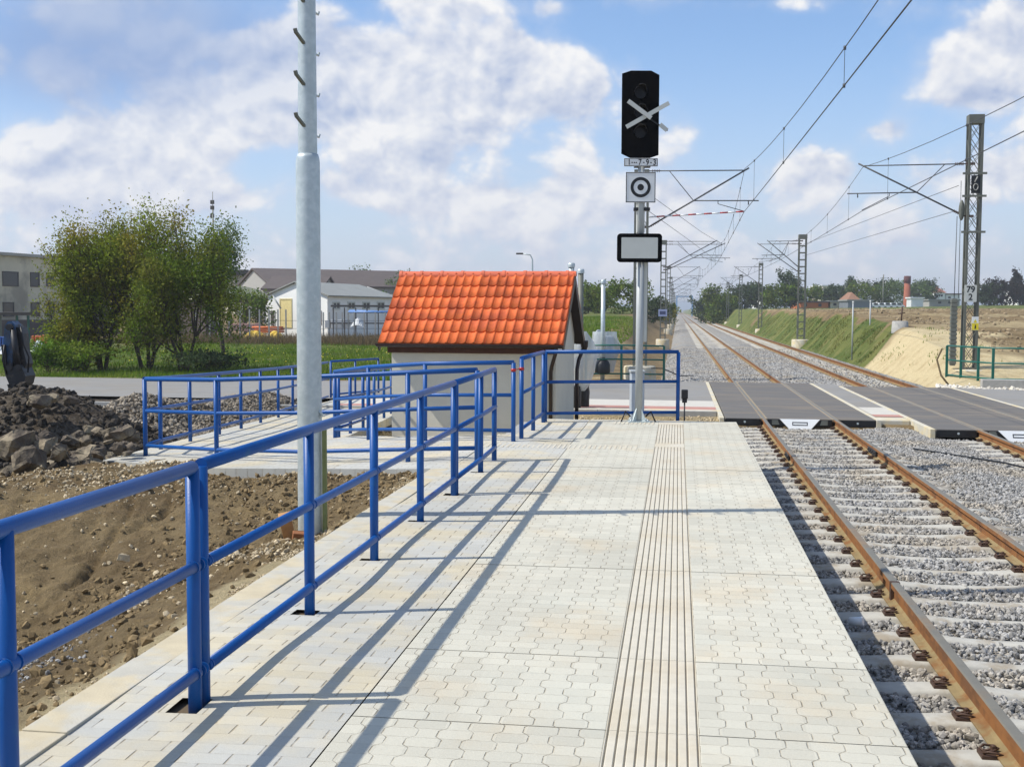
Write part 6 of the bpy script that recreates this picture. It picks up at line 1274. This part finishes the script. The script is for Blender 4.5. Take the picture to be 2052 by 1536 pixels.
block('house', 'white house roof at the right edge behind the dark trees', 'house', 2040, 2070, 580, 604, 310, M_WHW, M_DROOF, 9, pitched=1.5)
for i, (px, w_) in enumerate(((1754, 9), (1766, 8), (1778, 9), (1790, 9), (1801, 8))):
    q = at(px, 612, 240); nm = ['first', 'second', 'third', 'fourth', 'fifth'][i]; t = thing('parked_car', '%s white parked car from the grey garage towards the brick chimney' % nm, 'car', (q.x, q.y, q.z-.5), 'white cars parked in the village'); MM = frame((q.x, q.y, q.z-.7), SX@Matrix.Identity(3) if False else SX)
    mb = MB(); mb.prism([(-1.0*1.0, .25), (1.0, .25), (1.05, .7), (.55, .8), (.3, 1.25), (-.6, 1.25), (-.85, .8), (-1.02, .75)] , MM, -.7, .7); mb.build('body', M_WHITE, t)
    for x in (-.6, .6): mb = MB(); mb.tube([MM@Vector((x, -.75, .25)), MM@Vector((x, -.6, .25))], .28, 10); mb.build('wheel', M_BLACK, t)
    mb = MB(); mb.prism([(-.5, .82), (.4, .82), (.22, 1.18), (-.5, 1.18)], MM, -.715, -.703); mb.build('side_window', M_GLASS, t)
q = at(1817, 612, 262); t = thing('brick_chimney', 'tall red brick chimney stack in the village on the right', 'chimney', (q.x, q.y, q.z-1)); tp = at(1817, 553, 262).z; mb = MB(); mb.lathe([(.85, q.z-2.5), (.68, tp-1.6)], (q.x, q.y, 0), 14); mb.build('shaft', M_BRICK, t); mb = MB(); mb.lathe([(.72, tp-1.6), (.8, tp-1.5), (.76, tp)], (q.x, q.y, 0), 14); mb.build('sooty_top', mat('sooty_brick', srgb(86, 52, 50), .9, var=.1), t)
q = at(1769, 612, 250); t = thing('utility_pole', 'thin dark utility pole standing left of the brick chimney', 'pole', (q.x, q.y, q.z-1)); tp = at(1769, 550, 250).z; mb = MB(); mb.tube([(q.x, q.y, q.z-2), (q.x, q.y, tp)], .12, 6); mb.bar((q.x-.7, q.y, tp-.8), (q.x+.7, q.y, tp-.8), .1); mb.build('pole', M_DGALV, t)
for px, py0, py1, d, lb in ((1708, 605, 680, 56, 'nearer thin pale marker post on the bank crest'), (1743, 603, 662, 62, 'farther thin pale marker post at the field edge')):
    a = at(px, py0, d); b = at(px, py1, d); t = thing('marker_post', lb, 'post', (b.x, b.y, b.z), 'pale marker posts'); mb = MB(); mb.tube([(b.x, b.y, b.z-1), (b.x, b.y, a.z)], .035, 8); mb.build('pole', M_PAINTG, t); mb = MB(); mb.lathe([(.05, -.03), (.05, .03), (.01, .04)], (b.x, b.y, a.z), 8); mb.build('cap', M_DULLW, t)
q = at(1803, 676, 54); t = thing('manhole_ring', 'round concrete manhole ring on the crest of the sand bank', 'manhole', (q.x, q.y, q.z)); mb = MB(); q.z = float(gzs(q.x, q.y)); mb.lathe([(.40, -.3), (.36, .26), (.3, .28), (.28, .22), (.02, .2)], (q.x, q.y, q.z), 20); mb.build('ring', M_CONCG, t); mb = MB(); mb.tube([(q.x+.05, q.y, q.z+.2), (q.x+.08, q.y, q.z+.95)], .035, 6); mb.tube([(q.x-.1, q.y, q.z+.62), (q.x+.22, q.y, q.z+.66)], .03, 6); mb.build('valve_key', M_CLIP, t)
# blue gantry at the end of the line
q = at(1356, 618, 520); t = thing('blue_gantry', 'light blue portal gantry spanning the tracks at the vanishing point', 'gantry', (q.x, q.y, q.z)); M_LB = mat('light_blue_paint', srgb(110, 160, 205), .5, var=.05)
b = at(1387, 618, 520); zt = at(1356, 592, 520).z
for p_ in (q, b): mb = MB(); mb.bar((p_.x, p_.y, -.8), (p_.x, p_.y, zt), .55); mb.build('leg', M_LB, t)
mb = MB(); mb.bar((q.x, q.y, zt-.4), (b.x, b.y, zt-.4), .5); mb.build('crossbeam', M_LB, t)
def cable(label, pts, r_=.014, m_=M_BLACK): mb = MB(); mb.tube(pts, r_, 6); o = mb.build('cable', m_); tag(o, label, 'cable')
a = gnd(1893, 772, -.6); b_ = at(1881, 720, a.y*.99+.2); cable('brown cable end curving out of the sand bank beside the right mast', [(a.x+.15, a.y, -.62), (a.x-.05, a.y+.3, -.3), (a.x-.15, a.y+.5, .2), (a.x+.02, a.y+.6, .55)], .03, mat('brown_hose', srgb(92, 76, 44), .7))
cable('black cable lying over the ballast beside the near track before the crossing', [(4.2, 21.2, -.70), (4.7, 20.3, -.69), (5.3, 19.4, -.70), (5.55, 18.6, -.71), (5.7, 17.6, -.72)], .016)
cable('black cable running over the ballast from the left mast foundation', [(-1.0, 40.9, -.28), (-.5, 41.0, -.3), (.1, 41.8, -.6), (.6, 43.2, -.66)], .02)
o = tag(MB().tube([gnd(1710, 1250, -.73)+Vector((-.03, 0, .02)), gnd(1722, 1254, -.73)+Vector((.03, .01, .04))], .035, 7).build('crumpled_wrapper', M_WHITE), 'crumpled white wrapper lying on the shaded ballast by the platform edge', 'litter')

# ================================================================== HAZE
mt = bpy.data.materials.new('thin_air_haze'); mt.use_nodes = True; mt.node_tree.nodes.clear(); N = NT(mt.node_tree); out = N.n('ShaderNodeOutputMaterial'); pv = N.n('ShaderNodeVolumePrincipled')
pv.inputs['Color'].default_value = (.95, .975, 1., 1); pv.inputs['Density'].default_value = .00045; pv.inputs['Anisotropy'].default_value = .2; N.L.new(pv.outputs[0], out.inputs['Volume'])
mb = MB(); mb.box(-1600, 1600, -200, 3100, -8, 60); mb.build('haze', mt, kind='stuff')
